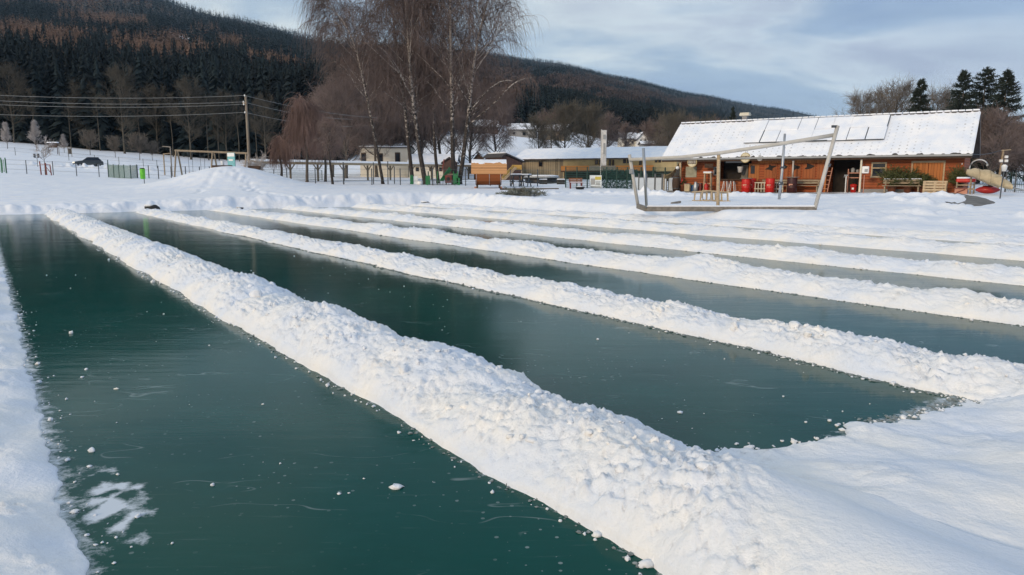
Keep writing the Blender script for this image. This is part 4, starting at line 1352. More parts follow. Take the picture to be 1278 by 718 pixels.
def roof_snow_mat():
    m = snow_mat('tiled_roof_snow', .3, 7.0, .03)
    nt = m.node_tree; N = nt.nodes; L = nt.links; b_ = N['Principled BSDF']
    tc = N.new('ShaderNodeTexCoord'); sp = N.new('ShaderNodeSeparateXYZ'); L.new(tc.outputs['Object'], sp.inputs[0])

    def cell(sock, size, w):
        d = N.new('ShaderNodeMath'); d.operation = 'DIVIDE'; d.inputs[1].default_value = size; L.new(sock, d.inputs[0])
        f = N.new('ShaderNodeMath'); f.operation = 'FRACT'; L.new(d.outputs[0], f.inputs[0])
        l = N.new('ShaderNodeMath'); l.operation = 'LESS_THAN'; l.inputs[1].default_value = w; L.new(f.outputs[0], l.inputs[0])
        return l
    a, c = cell(sp.outputs['X'], .40, .22), cell(sp.outputs['Z'], .205, .34)
    mu = N.new('ShaderNodeMath'); mu.operation = 'MULTIPLY'; L.new(a.outputs[0], mu.inputs[0]); L.new(c.outputs[0], mu.inputs[1])
    nz = N.new('ShaderNodeTexNoise'); nz.inputs['Scale'].default_value = .55; nz.inputs['Detail'].default_value = 6
    L.new(tc.outputs['Object'], nz.inputs['Vector'])
    mr = N.new('ShaderNodeMapRange'); mr.inputs['From Min'].default_value = .40; mr.inputs['From Max'].default_value = .58
    mr.inputs['To Max'].default_value = .55
    L.new(nz.outputs['Fac'], mr.inputs['Value'])
    fine = N.new('ShaderNodeTexNoise'); fine.inputs['Scale'].default_value = 3.1; fine.inputs['Detail'].default_value = 2
    L.new(tc.outputs['Object'], fine.inputs['Vector'])
    fr_ = N.new('ShaderNodeMapRange'); fr_.inputs['From Min'].default_value = .30; fr_.inputs['From Max'].default_value = .52; L.new(fine.outputs['Fac'], fr_.inputs['Value'])
    m3 = N.new('ShaderNodeMath'); m3.operation = 'MULTIPLY'; L.new(mu.outputs[0], m3.inputs[0]); L.new(fr_.outputs[0], m3.inputs[1])
    m2 = N.new('ShaderNodeMath'); m2.operation = 'MULTIPLY'; L.new(m3.outputs[0], m2.inputs[0]); L.new(mr.outputs[0], m2.inputs[1])
    old = b_.inputs['Base Color'].links[0].from_socket
    mx = N.new('ShaderNodeMix'); mx.data_type = 'RGBA'
    L.new(m2.outputs[0], mx.inputs['Factor']); L.new(old, mx.inputs['A']); mx.inputs['B'].default_value = (.16, .15, .15, 1)
    L.new(mx.outputs['Result'], b_.inputs['Base Color'])
    return m


# ---- the chalet
CH = Facade('wooden_chalet', 'long red brown wooden chalet with snowy roof, solar panels and open bar', 'chalet',
            (gx(825, 54), 54), (gx(825, 54) + 19.6 * math.cos(R(35)), 54 - 19.6 * math.sin(R(35))), .84)
RT = CH.root
EZ, RZ, RB = 2.36, 4.90, 3.3
sl = (RZ - EZ) / RB
Lr = 19.1
rf = MB()
for sgn in (1,):
    rf.prism([(0, 0, EZ - .14), (0, RB, RZ - .14), (0, 2 * RB, EZ - .14), (0, 2 * RB, EZ), (0, RB, RZ), (0, 0, EZ)], (Lr, 0, 0))
roof = rf.build('roof', M['tile'], RT)
# snow lying on the roof, edges uneven
na, nb_ = 330, 46
aa = np.linspace(-.02, Lr + .02, na); bb = np.linspace(-.06, RB - .06, nb_)
A, B = np.meshgrid(aa, bb, indexing='ij')
B = B + (1 - np.clip(B / 1.2, 0, 1)) * .07 * fbm(A / .45, A * 0 + 4, 3)
th = .10 + .035 * fbm(A / 1.1, B / 1.1, 3)
ed = np.minimum(np.minimum((A + .03) / .08, (Lr + .03 - A) / .08), np.minimum((B + .07) / .08, 1))
th = th * np.clip(ed, 0, 1) ** .5
S_ = grid_mesh('roof_snow', A, B, EZ + B * sl + th - .01, roof_snow_mat(), RT)
grid_mesh('roof_snow', A, 2 * RB - B, EZ + B * sl + th - .01, M['roofsnow'], RT)
mb = MB()
k = 0
a = .1
while a < Lr - .1:
    mb.box((a + .15, RB, RZ + .05 + .02 * (k % 2)), (.27, .26, .16), bev=.05); a += .38; k += 1
mb.build('ridge_cap', M['tile'], RT)
mb = MB()
a = .1
while a < Lr - .1:
    mb.box((a + .17, RB - .05, RZ + .125), (.345, .24, .09), bev=.03); a += .38
mb.build('ridge_snow', M['roofsnow'], RT)
mb = MB(); mb.box((Lr / 2, -.085, EZ - .10), (Lr, .13, .13), bev=.03); mb.build('gutter', M['grey_paint'], RT)
mb = MB(); mb.box((Lr / 2, .03, EZ - .22), (Lr - .05, .05, .12)); mb.build('fascia', M['dark_wood'], RT)

# solar panels under snow: dark frames show along the joints
pl0, pl1 = CH.along(930, 1.7), CH.along(1102, 1.7)
sn = Vector((0, -sl, 1)).normalized()
Mroof = Matrix.Rotation(math.atan(sl), 4, 'X')
wp = (pl1 - pl0) / 8
for r_ in range(2):
    for c_ in range(8):
        bmid = 1.60 + 1.03 * r_
        ctr = Vector((pl0 + wp * (c_ + .5), bmid, EZ + bmid * sl)) + sn * .15
        m = MB(); m.box(ctr, (wp - .01, 1.28, .05), M=Mroof)
        p = m.build('solar_panel', M['steel'], RT)
        m = MB()
        j = (c_ * 37 + r_ * 11) % 5
        m.box(ctr + sn * .045 + Vector((.012 * (j - 2), .035 * (r_ == 0) * (j > 1), 0)), (wp + .02 - .06 * (j == 2) - .06 * (c_ in (0, 7)), 1.29 - .08 * (j == 3), .06), M=Mroof, bev=.02)
        m.build('panel_snow', M['roofsnow'], p)
m = MB(); c0 = CH.along(926, 3.3)
m.box((c0, RB + .1, RZ + .18), (.34, .34, .5)); ch = m.build('chimney', M['grey_wall'], RT)
m = MB(); m.box((c0, RB + .1, RZ + .5), (.72, .5, .14), bev=.04); m.box((c0, RB + .1, RZ + .61), (.66, .46, .08), bev=.04); m.build('chimney_cap', M['cream_paint'], ch)


def sect(name, px0, px1, b, m_, extra=0.0, floor=0.0):
    a0, a1 = CH.along(px0, 1.0), CH.along(px1, 1.0)
    zt = EZ + b * sl - .16
    mb = MB().prism([(a0, b, floor - .4), (a0, b, zt), (a0, RB, RZ - .16), (a0, 2 * RB - 1, EZ + sl - .16), (a0, 2 * RB - 1, -.4)], (a1 - a0, 0, 0))
    return mb.build(name, m_, RT)


sect('wall', 849, 893.5, 1.0, M['red_wood'])
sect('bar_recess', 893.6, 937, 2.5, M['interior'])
sect('wall', 937.2, 1031, 1.0, M['red_wood'])
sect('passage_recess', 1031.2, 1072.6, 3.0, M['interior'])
sect('wall', 1072.8, 1202, 1.0, M['red_wood'])
# bar: counter, lintel, back shelf
m = MB(); CH.rect(m, 894, 225, 937, 242, 1.0, .12); m.build('bar_front', M['red_wood'], RT)
m = MB(); CH.rect(m, 893, 223.6, 938, 225, .8, .6); m.build('bar_counter', M['dark_wood'], RT)
m = MB(); CH.rect(m, 905, 201.5, 926, 203.3, 1.0, .25); m.build('bar_lamp', M['grey_paint'], RT)
m = MB(); CH.rect(m, 925, 206, 933, 224, 1.9, .1); m.build('bar_shelf', M['grey_wood'], RT)
# trim and board panels of the bar front
m = MB()
CH.rect(m, 945, 200.6, 1031, 203.2, .96, .06); CH.rect(m, 945, 203, 947, 224, .96, .05)
CH.rect(m, 1029, 198, 1031, 240, .95, .06)
m.build('trim', M['orange_wood'], RT)
for k, (x0, x1) in enumerate(((953.5, 969), (971, 983.5), (985.5, 999), (1001, 1017), (1019, 1028))):
    m = MB(); CH.rect(m, x0, 204, x1, 223, .94, .07); pn = m.build('board_panel', M['panel_wood'], RT)
    if k < 4:
        cx = (x0 + x1) / 2; p = CH.pt(cx, 209.5, .93)
        m = MB()
        rad = [(.50, .20, .30, .16, .44, .2, .3, .14), (.3, .25, .32, .2, .3, .2, .1, .2), (.34, .2, .3, .3, .22, .3, .1, .25), (.42, .3, .4, .16, .34, .14, .1, .16)][k]
        poly = []
        for q, r_ in enumerate(rad):
            t = 2 * math.pi * q / 8 + .35
            poly.append((p.x + r_ * math.cos(t) * .95, .925, p.z + r_ * math.sin(t) * .75))
        m.prism(poly[::-1], (0, .02, 0)); m.build('carved_opening', M['interior'], pn)
m = MB(); CH.rect(m, 934, 204.6, 946, 239, .95, .06); dr = m.build('door', M['orange_wood'], RT)
m = MB(); CH.rect(m, 936.5, 207, 941.5, 217, .93, .03); m.build('door_window', M['glass'], dr)
# left end: notice panel, framed window
m = MB(); CH.rect(m, 855.5, 208.2, 869, 221.5, .95, .05); m.build('notice_panel', M['mesh_grey'] if False else mat('beige_panel', (.34, .33, .25), .8), RT)
m = MB(); CH.rect(m, 890.2, 208.5, 896.5, 219, .94, .06); wd_ = m.build('window_frame', M['grey_paint'], RT)
m = MB(); CH.rect(m, 891.2, 209.5, 895.5, 218, .925, .02); m.build('pane', M['glass'], wd_)
m = MB(); CH.rect(m, 847.2, 197, 849.4, 240, .2, .14); m.build('corner_post', M['pale_wood'], RT)
m = MB(); CH.rect(m, 1072.6, 194.5, 1074.8, 240, .15, .13); m.build('porch_post', M['cream_paint'], RT)
# log house: window and double door
m = MB(); CH.rect(m, 1086.5, 202.8, 1105.5, 221.8, .93, .1)
wf = m.build('window', M['pale_wood'], RT)
m = MB(); CH.rect(m, 1088.2, 204.6, 1103.8, 209, .915, .03); CH.rect(m, 1088.2, 210.6, 1103.8, 219.8, .915, .03); m.build('pane', M['glass'], wf)
m = MB(); CH.rect(m, 1086, 220.3, 1106, 221.9, .86, .12); m.build('sill', M['pale_wood'], wf)
for x0, x1 in ((1138.5, 1157.5), (1158.3, 1176)):
    m = MB(); CH.rect(m, x0, 203, x1, 236, .94, .08); m.build('barn_door', M['orange_wood'], RT)
m = MB(); CH.rect(m, 1176.3, 202, 1178.4, 237, .92, .1); CH.rect(m, 1136.3, 202, 1138.2, 237, .92, .1); CH.rect(m, 1136, 201, 1178.5, 203, .915, .1); m.build('door_frame', M['pale_wood'], RT)
m = MB(); CH.rect(m, 1198.6, 203.8, 1199.8, 205.6, .93, .08); m.build('wall_lamp', M['white_paint'], RT)
m = MB(); CH.rect(m, 1031.8, 204.8, 1034, 207.2, .9, .1); m.build('switch_box', M['pink_crate'], RT)
m = MB(); CH.rect(m, 1074.6, 236, 1137, 242, .9, .1); m.build('plinth', M['grey_wall'], RT)
# terrace before it
m = MB(); m.box((8.9, -.25, -.17), (18.4, 2.6, .36))
tr_ = m.build('terrace', M['terrace'], None); tr_.location = CH.root.location; tr_.rotation_euler = CH.root.rotation_euler
tag(tr_, kind='structure')


def on_terrace(name, label, cat, px, b, group=None, dz=0.012, turn=0.0):
    p = CH.world(CH.along(px, b), b, dz)
    g = gz(p.x, p.y)
    p.z = max(p.z, g - .02)
    return thing(name, label, cat, p, CH.ang + turn, group)


# round beer signs hanging under the eave
for px, py, lab in ((863, 202.5, 'round cream sign with a dark lettered band above the beige notice panel'), (929, 197, 'round cream sign with a dark lettered band above the right end of the bar')):
    b_ = -.05
    p = CH.pt(px, py, b_)
    t = thing('round_sign', lab, 'sign', CH.world(p.x, p.y, p.z), CH.ang, 'round signs under the chalet eave')
    rr = .36 if px < 900 else .34
    def disc(r_, y0, y1, n=28):
        return MB().prism([(r_ * math.cos(2 * math.pi * i / n), y0, r_ * math.sin(2 * math.pi * i / n)) for i in range(n)], (0, y1 - y0, 0))
    disc(rr, .01, .07).build('rim', mat('brass_rim', (.36, .27, .12), .5), t)
    disc(rr * .87, -.004, .04).build('face', mat('cream_face', (.62, .55, .38), .6), t)
    m = MB(); m.box((0, -.012, 0), (rr * 1.62, .03, rr * .66)); bd = m.build('band', mat('dark_band', (.06, .035, .03), .6), t)
    m = MB()
    for i, gph in enumerate(('o', 'o', 'i', 'o')):
        cx = (i - 1.5) * rr * .36
        if gph == 'o':
            for dx in (-1, 1): m.box((cx + dx * rr * .11, -.03, 0), (rr * .07, .012, rr * .40))
            for dz in (-1, 1): m.box((cx, -.0305, dz * rr * .18), (rr * .2, .012, rr * .07))
        else:
            m.box((cx, -.03, 0), (rr * .09, .012, rr * .40))
    m.build('lettering', M['cream_paint'], bd)
    m = MB(); m.tube((0, .04, rr * .95), (0, .04, rr + .18), .012, 6); m.build('hanger', M['steel'], t)
p = CH.pt(947, 197.5, -.03)
t = thing('round_lamp', 'small pale round lamp under the eave right of the second round sign', 'lamp', CH.world(p.x, p.y, p.z), CH.ang)
m = MB().prism([(.19 * math.cos(i * math.pi / 12), .0, .19 * math.sin(i * math.pi / 12)) for i in range(24)], (0, .08, 0)); m.build('cover', M['grey_paint'], t)
m = MB(); m.tube((0, .04, .17), (0, .04, .32), .012, 6); m.build('hanger', M['steel'], t)

# red oil drums and stand-up tables
def drum(label, px, b, m_, top, h=.88, r_=.29, group='red oil drums on the terrace'):
    t = on_terrace('oil_drum', label, 'oil drum', px, b, group)
    MB().lathe((0, 0, 0), [(r_ * .97, 0), (r_, .02), (r_, .28), (r_ * 1.035, .295), (r_, .31), (r_, .57), (r_ * 1.035, .585), (r_, .60), (r_, h - .02), (r_ * .97, h)], 24).build('body', m_, t, True)
    m = MB()
    m.box((.02, -r_ * .99, h * .55), (.2, .03, .07)); m.box((-.08, -r_ * .98, h * .53), (.07, .03, .12)); m.build('worn_print', M['pink_crate'], t)
    if top:
        MB().lathe((0, 0, h), [(.40, .012), (.42, .02), (.42, .045), (.40, .055)], 24).build('table_top', M['grey_wood'], t, True)
    else:
        MB().lathe((0, 0, h), [(r_ * .98, .004), (r_ * 1.0, .02), (r_ * .9, .035)], 24).build('lid', M['red'], t, True)
    return t


drum('red oil drum in front of the bar, nearest the wooden sledges', 931.5, -.75, M['red'], True)
drum('red oil drum just behind and right of the one at the bar', 938.5, .1, M['red'], False)
drum('red oil drum before the low white railing, left of the grey metal pole', 961.5, -.6, M['red'], False)
drum('dark brown oil drum serving as a table below the stove pipe', 989, -.55, M['maroon'], True, .95, .31, 'oil drum tables')
t = on_terrace('stove_pipe', 'thin pale stove pipe with a cap standing at the dark drum', 'stove pipe', 989, .1)
m = MB(); m.tube((0, 0, .9), (0, 0, 2.02), .055, 10); m.build('pipe', mat('pale_metal', (.50, .45, .40), .5), t, True)
m = MB(); m.lathe((0, 0, 2.03), [(.10, 0), (.10, .05), (.02, .12)], 12); m.build('rain_cap', M['steel'], t)
m = MB(); m.lathe((0, 0, 0), [(.2, 0), (.2, .8), (.06, .92)], 14); m.build('stove', M['black'], t, True)


def bench(label, px, b, L_, back=True, m_=None, snow=False, group='wooden benches along the chalet'):
    m_ = m_ or M['wood']
    t = on_terrace('bench', label, 'bench', px, b, group)
    m = MB(); [m.box((0, -.12 + .14 * i, .45), (L_, .12, .04), bev=.008) for i in range(3)]; m.build('seat', m_, t)
    if back:
        m = MB(); [m.box((0, .29, .62 + .15 * i), (L_, .035, .12), bev=.008) for i in range(2)]; m.build('backrest', m_, t)
    for s_ in (-1, 1):
        m = MB(); m.box((s_ * (L_ / 2 - .15), -.1, .21), (.07, .07, .42)); m.beam((s_ * (L_ / 2 - .15), .18, 0), (s_ * (L_ / 2 - .15), .30, .82 if back else .42), .06); m.box((s_ * (L_ / 2 - .15), .04, .40), (.06, .36, .05))
        m.build('leg', m_, t)
    if snow:
        m = MB(); m.box((0, .29, .86), (L_ * .96, .06, .05), bev=.02); m.build('snow_cap', M['roofsnow'], t)
    return t


bench('long pale bench under the carved board panels, right of the dark drum', 1006, .35, 1.75)
bench('low pale bench under the carved board panels, behind the grey metal pole', 968, .35, 1.9)
bench('wide bench with snow on its backrest under the log wall window', 1126, -.35, 2.1, True, M['wood'], True)

t = on_terrace('low_railing', 'low white slatted railing behind the single red drum', 'railing', 960, -.05)
m = MB(); m.box((0, 0, .62), (1.9, .05, .06)); m.box((0, 0, .22), (1.9, .05, .06)); m.build('rail', M['cream_paint'], t)
m = MB(); [m.box((-.9 + .2 * i, .03, .33), (.05, .03, .66)) for i in range(10)]; m.build('slat', M['cream_paint'], t)

for k, (px, lab) in enumerate(((906, 'bar stool with pale legs left before the bar counter'), (914.5, 'bar stool with pale legs right before the bar counter'))):
    t = on_terrace('bar_stool', lab, 'stool', px, .45, 'bar stools at the counter')
    MB().lathe((0, 0, .72), [(.17, 0), (.18, .03), (.16, .06)], 16).build('seat', M['dark_wood'], t, True)
    for sx in (-1, 1):
        for sy in (-1, 1):
            m = MB(); m.tube((sx * .2, sy * .2, 0), (sx * .1, sy * .1, .73), .024, 6); m.build('leg', M['white_paint'], t)
p = CH.pt(923.5, 212, 1.3)
t = thing('white_bucket', 'white bucket hanging in the bar opening', 'bucket', CH.world(p.x, p.y, p.z - .19), CH.ang)
MB().lathe((0, 0, 0), [(.14, 0), (.20, .36), (.215, .37), (.215, .40), (.19, .40)], 18).build('body', M['white_paint'], t, True)
m = MB(); m.path([(-.2, 0, .38), (-.16, 0, .52), (0, 0, .6), (.16, 0, .52), (.2, 0, .38)], .012, 6); m.build('handle', M['steel'], t)

# things standing at the left wall
t = on_terrace('wooden_stand', 'pale wooden stand with snow on its top shelf at the red wall', 'stand', 883.5, .35)
m = MB(); m.box((0, 0, 1.25), (.55, .35, .06), bev=.01); m.build('top_shelf', M['pale_wood'], t)
m = MB(); m.box((0, 0, .55), (.5, .3, .05)); m.build('shelf', M['pale_wood'], t)
for sx in (-1, 1):
    m = MB(); m.beam((sx * .26, -.12, 0), (sx * .22, -.1, 1.24), .05); m.beam((sx * .26, .12, 0), (sx * .22, .1, 1.24), .05); m.build('leg', M['pale_wood'], t)
m = MB(); m.box((0, 0, 1.33), (.58, .36, .10), bev=.03); m.build('snow_cap', M['roofsnow'], t)
m = MB(); m.box((0, .1, 1.78), (.62, .06, .3)); m.build('dark_board', M['dark_wood'], t)
t = on_terrace('fire_extinguisher', 'small red extinguisher below the pale wooden stand', 'extinguisher', 882, -.1)
MB().lathe((0, 0, 0), [(.12, 0), (.14, .04), (.14, .45), (.05, .56), (.05, .6)], 16).build('bottle', M['red'], t, True)
m = MB(); m.box((0, 0, .63), (.05, .14, .06)); m.path([(0, -.06, .6), (.08, -.12, .5), (.1, -.14, .25)], .012, 6); m.build('valve', M['black'], t)
# pots and boxes of flowers at the left corner
items = [(853, .2, 'red', .26, .34, 'dark planter with red flowers, leftmost at the chalet corner'), (858.5, -.1, 'tarp', .3, .5, 'yellowish box among the planters at the chalet corner'),
         (863.5, .3, 'blue', .3, .42, 'blue box among the planters under the notice panel'), (868.5, 0, 'grey_paint', .22, .62, 'grey milk can right of the boxes under the notice panel'),
         (873, .4, 'dark_red', .3, .55, 'dark red box right of the grey milk can')]
for k, (px, b_, mt, w_, h_, lab) in enumerate(items):
    if k == 3:
        t = on_terrace('milk_can', lab, 'can', px, b_)
        MB().lathe((0, 0, 0), [(.15, 0), (.17, .03), (.17, .42), (.10, .55), (.10, .62), (.13, .66)], 16).build('body', M['alu'], t, True)
        m = MB(); m.path([(.12, 0, .5), (.22, 0, .52), (.2, 0, .36), (.16, 0, .34)], .014, 6); m.build('handle', M['alu'], t)
    elif k == 0:
        t = on_terrace('flower_planter', lab, 'planter', px, b_)
        MB().lathe((0, 0, 0), [(.2, 0), (.27, .4), (.29, .41), (.29, .46), (.25, .46)], 14).build('pot', M['pot'], t, True)
        rg = np.random.default_rng(3)
        d = nrm(rg.normal(0, 1, (60, 3))); d[:, 2] = np.abs(d[:, 2]); P_ = grow(np.tile([[0, 0, .45]], (60, 1)), d, .2 + .25 * rg.random(60), 4, (0, -.1), .15, rg)
        w_ = Wood(); w_.add(P_, .02, .012, 3); w_.build('leaves', M['plant'], t)
        m = MB()
        for q in P_[::4, -1]: m.lathe((q[0], q[1], q[2]), [(.02, 0), (.06, .03), (.05, .07)], 7)
        m.build('blossom', M['red'], t)
    else:
        t = on_terrace('storage_box', lab, 'box', px, b_)
        m = MB(); m.box((0, 0, h_ / 2), (w_ * 1.3, w_, h_), bev=.015); m.build('body', M[mt], t)
        m = MB(); m.box((0, 0, h_ + .022), (w_ * 1.36, w_ * 1.06, .04), bev=.012); m.build('lid', M['grey_wood'] if k != 2 else M['green'], t)
t = on_terrace('wooden_barrel', 'tall brown wooden barrel at the left corner post of the chalet', 'barrel', 844, -.2)
MB().lathe((0, 0, 0), [(.22, 0), (.27, .35), (.28, .55), (.27, .8), (.22, 1.1)], 20).build('staves', M['dark_wood'], t, True)
m = MB()
for z, r_ in ((.18, .252), (.92, .257)): m.lathe((0, 0, z), [(r_, 0), (r_ + .006, .03), (r_, .06)], 20)
m.build('hoop', M['steel'], t)
p = CH.pt(845.5, 216, .05)
t = thing('black_board', 'small black slate hung left of the corner post with a round white lamp', 'board', CH.world(p.x, p.y, p.z), CH.ang)
m = MB(); m.box((0, 0, 0), (.26, .03, .56)); m.build('frame', M['dark_wood'], t)
m = MB(); m.box((0, -.018, 0), (.22, .01, .5)); m.build('slate', M['black'], t)
m = MB(); m.lathe((0, -.05, .36), [(.03, -.12), (.12, -.06), (.13, 0), (.1, .09), (.02, .12)], 14); m.build('globe', M['white_paint'], t, True)
m = MB(); m.beam((.0, .03, -.9), (0, .03, .5), .05); m.build('post', M['wood'], t)

# tan awning drooping from the corner
t = thing('awning', 'sagging tan canvas awning strung beyond the left corner of the chalet', 'awning', (0, 0, 0))
q0, q1 = CH.world(CH.along(848, .2), .2, 2.1), at(829, 219, 54.5)
nn = 14
us = np.linspace(0, 1, nn); ws = np.linspace(0, 1, 5)
Ug, Wg = np.meshgrid(us, ws, indexing='ij')
X_ = q0.x + (q1.x - q0.x) * Ug + .25 * Wg; Y_ = q0.y + (q1.y - q0.y) * Ug + 1.2 * Wg
Z_ = q0.z + (q1.z - q0.z) * Ug - .28 * np.sin(np.pi * Ug) - .35 * Wg * (1 - .3 * Ug)
cv = grid_mesh('canvas', X_, Y_, Z_, M['canvas'], t)
so_ = cv.modifiers.new('thickness', 'SOLIDIFY'); so_.thickness = .03
m = MB(); m.tube((q1.x, q1.y, gz(q1.x, q1.y) - .2), (q1.x, q1.y, q1.z + .1), .05, 8); m.build('pole', M['wood'], t)

# passage: ladder, taps, red bin
t = on_terrace('ladder', 'pale pink wooden ladder leaning in the dark passage', 'ladder', 1029.5, .8)
m = MB(); m.beam((-.18, 0, 0), (.06, .5, 1.6), .05); m.beam((.2, 0, 0), (.32, .5, 1.6), .05); m.build('rail', M['pink_crate'], t)
m = MB(); [m.beam((-.18 + .24 * f, .5 * f, 1.6 * f), (.2 + .12 * f, .5 * f, 1.6 * f), .035) for f in (.15, .32, .5, .68, .85)]; m.build('rung', M['pink_crate'], t)
t = on_terrace('red_bin', 'round red bin with white mark standing in the dark passage', 'bin', 1066, .9)
MB().lathe((0, 0, 0), [(.16, 0), (.20, .45), (.22, .46), (.22, .5), (.1, .56)], 18).build('body', M['red'], t, True)
m = MB(); m.box((0, -.19, .27), (.12, .03, .12)); m.build('mark', M['white_paint'], t)
t = on_terrace('standpipe', 'thin white standpipe with tap at the dark passage', 'standpipe', 1056, .6)
m = MB(); m.tube((0, 0, 0), (0, 0, 1.05), .035, 8); m.build('pipe', M['white_paint'], t)
m = MB(); m.tube((-.12, 0, 1.1), (.12, 0, 1.1), .04, 8); m.tube((-.1, 0, 1.1), (-.1, -.08, .98), .025, 8); m.build('tap', M['alu'], t)
t = on_terrace('wood_shelf', 'pinkish wooden shelf with snowy things at the right side of the passage', 'shelf', 1066, 1.3)
m = MB(); [m.box((0, 0, z), (.75, .35, .05)) for z in (.95, 1.25)]; m.build('board', M['pink_crate'], t)
m = MB(); [m.box((sx * .34, 0, .75), (.05, .3, 1.5)) for sx in (-1, 1)]; m.build('side', M['pink_crate'], t)
m = MB(); m.lathe((-.1, 0, 1.28), [(.1, 0), (.13, .2), (.05, .3)], 10); m.lathe((.18, 0, 1.28), [(.08, 0), (.1, .14), (.04, .2)], 10); m.build('jar', M['grey_paint'], t)
# white sign on its own thin pole before the wall
t = on_terrace('pole_sign', 'small white box sign on a thin pole left of the log wall window', 'sign', 1078.5, -1.0)
m = MB(); m.tube((0, 0, -.3), (0, 0, 1.1), .025, 8); m.build('pole', M['pink_crate'], t)
m = MB(); m.box((.05, 0, 1.42), (.38, .16, .42), bev=.03); sg = m.build('box', M['white_paint'], t)
m = MB(); m.box((.1, -.09, 1.38), (.18, .02, .18)); m.build('symbol', M['grey_paint'], sg)


# ---- planters, crates and the red table at the log wall
def bush(label, px, b, h, rad, seed, nst=90):
    t = on_terrace('potted_bush', label, 'potted plant', px, b, 'evergreen plants at the log wall')
    MB().lathe((0, 0, 0), [(.18, 0), (.25, .36), (.27, .37), (.27, .42), (.22, .42)], 16).build('pot', M['pot'], t, True)
    rg = np.random.default_rng(seed)
    d = np.stack([rg.normal(0, .6, nst), rg.normal(0, .6, nst), .5 + rg.random(nst)], 1)
    P_ = grow(np.tile([[0, 0, .4]], (nst, 1)), d, (h - .4) * (.6 + .5 * rg.random(nst)), 6, (.02, -.22), .1, rg)
    P_[..., :2] *= rad / (.45 * h)
    w_ = Wood(); w_.add(P_, .014, .006, 3)
    b0, nd, tt = kids(P_, 16, .25, 1, .8, rg)
    P2 = grow(b0, nd, .10 + .14 * rg.random(len(b0)), 3, (0, -.15), .1, rg)
    w_.add(P2, .020, .006, 3)
    w_.build('leaves', M['plant'], t)


bush('bushy evergreen plant behind the left half of the snow capped bench', 1114, .25, 1.75, .75, 91)
bush('bushy evergreen plant behind the right end of the snow capped bench', 1134, .35, 1.65, .75, 92)
bush('low trailing plant between the benches and the pallet box', 1151, .3, 1.15, .6, 93)
bush('round green plant behind the red covered table at the chalet corner', 1197.5, .25, 1.62, .55, 94)

t = on_terrace('pallet_box', 'pale wooden pallet box before the orange double door', 'crate', 1168, -.6)
m = MB(); [m.box((0, -.3, .09 + .155 * i), (1.2, .025, .10 + .02 * (i % 2))) for i in range(5)]; [m.box((0, .3, .09 + .155 * i), (1.2, .025, .1)) for i in range(5)]; m.build('slat', M['pale_wood'], t)
for x_ in (-.55, 0, .55):
    for y_ in (-.265, .265):
        m = MB(); m.box((x_, y_, .37), (.09, .05, .74)); m.build('upright', M['pale_wood'], t)
m = MB(); [m.box((sx * .588, 0, .2 + .3 * i), (.025, .5, .1)) for sx in (-1, 1) for i in range(2)]; m.build('end_slat', M['pale_wood'], t)
m = MB(); m.box((0, 0, .58), (1.1, .5, .08), bev=.03); m.build('soil', M['dark_wood'], t)

t = on_terrace('red_table', 'table under a red cover with snow on top at the right chalet corner', 'table', 1206, -.7)
m = MB(); m.box((0, 0, .78), (.95, .6, .22), bev=.07); m.build('cover', M['red'], t)
m = MB(); m.box((0, 0, .92), (.9, .56, .1), bev=.045); m.build('snow_cap', M['roofsnow'], t)
for sx in (-1, 1):
    for sy in (-1, 1):
        m = MB(); m.box((sx * .42, sy * .24, .35), (.06, .06, .7)); m.build('leg', M['wood'], t)
m = MB(); m.box((0, 0, .52), (.9, .5, .04)); m.build('shelf', M['pale_wood'], t)
m = MB(); m.box((0, -.26, .3), (.9, .03, .1)); m.build('apron', M['pale_wood'], t)
t = on_terrace('small_crate', 'small pale red crate in the snow before the red covered table', 'crate', 1201, -1.35)
m = MB(); m.box((0, 0, .18), (.62, .4, .36), bev=.02); m.build('body', M['pink_crate'], t)
m = MB(); m.beam((-.2, -.21, .1), (.2, -.21, .28), .02, .06); m.box((0, -.215, .33), (.58, .02, .04)); m.build('batten', M['dark_red'], t)
t = on_terrace('gooseneck_pipe', 'grey gooseneck pipe arching up behind the tan covered boat', 'pipe', 1209, .5)
m = MB(); m.path([(0, 0, 0), (0, 0, 1.5)] + [(.45 - .45 * math.cos(q), 0, 1.5 + .42 * math.sin(q)) for q in np.linspace(.2, 2.7, 10)], .04, 8); m.build('tube', M['alu'], t, True)
m = MB(); m.box((.86, 0, 1.62), (.1, .1, .12)); m.build('head', M['grey_paint'], t)

# tan covered boat propped on the red kayak
Yb = 40.0
t = thing('covered_boat', 'tapered boat under a tan tarpaulin, its bow resting high on the left', 'boat', (0, 0, 0))
pa, pb = at(1206, 215.5, 41.4), at(1263, 234.5, 38.4)
nn = 26
us = np.linspace(0, 1, nn); th_ = np.linspace(0, 2 * np.pi, 20)
Ug, Tg = np.meshgrid(us, th_, indexing='ij')
wd2 = (.14 + .62 * np.sin(np.pi * np.clip(Ug * .9 + .05, 0, 1)) ** .8)
ax = np.array([pa.x, pa.y, pa.z]) + (np.array([pb.x, pb.y, pb.z]) - np.array([pa.x, pa.y, pa.z])) * Ug[..., None]
fold = 1 + .10 * perlin(Ug * 9, Tg * 2.2)
X_ = ax[..., 0] + np.cos(Tg) * wd2 * .45 * fold; Y_ = ax[..., 1] + np.cos(Tg) * wd2 * .9 * fold
Z_ = ax[..., 2] + np.where(np.sin(Tg) > 0, np.abs(np.sin(Tg)) ** 1.5, -.45 * np.abs(np.sin(Tg)) ** .5) * wd2 * .62 * fold + .05 * perlin(Ug * 7, Tg * 1.3) * (Tg > .1) * (Tg < 6.1)
grid_mesh('tarpaulin', X_, Y_, Z_, M['tarp'], t)
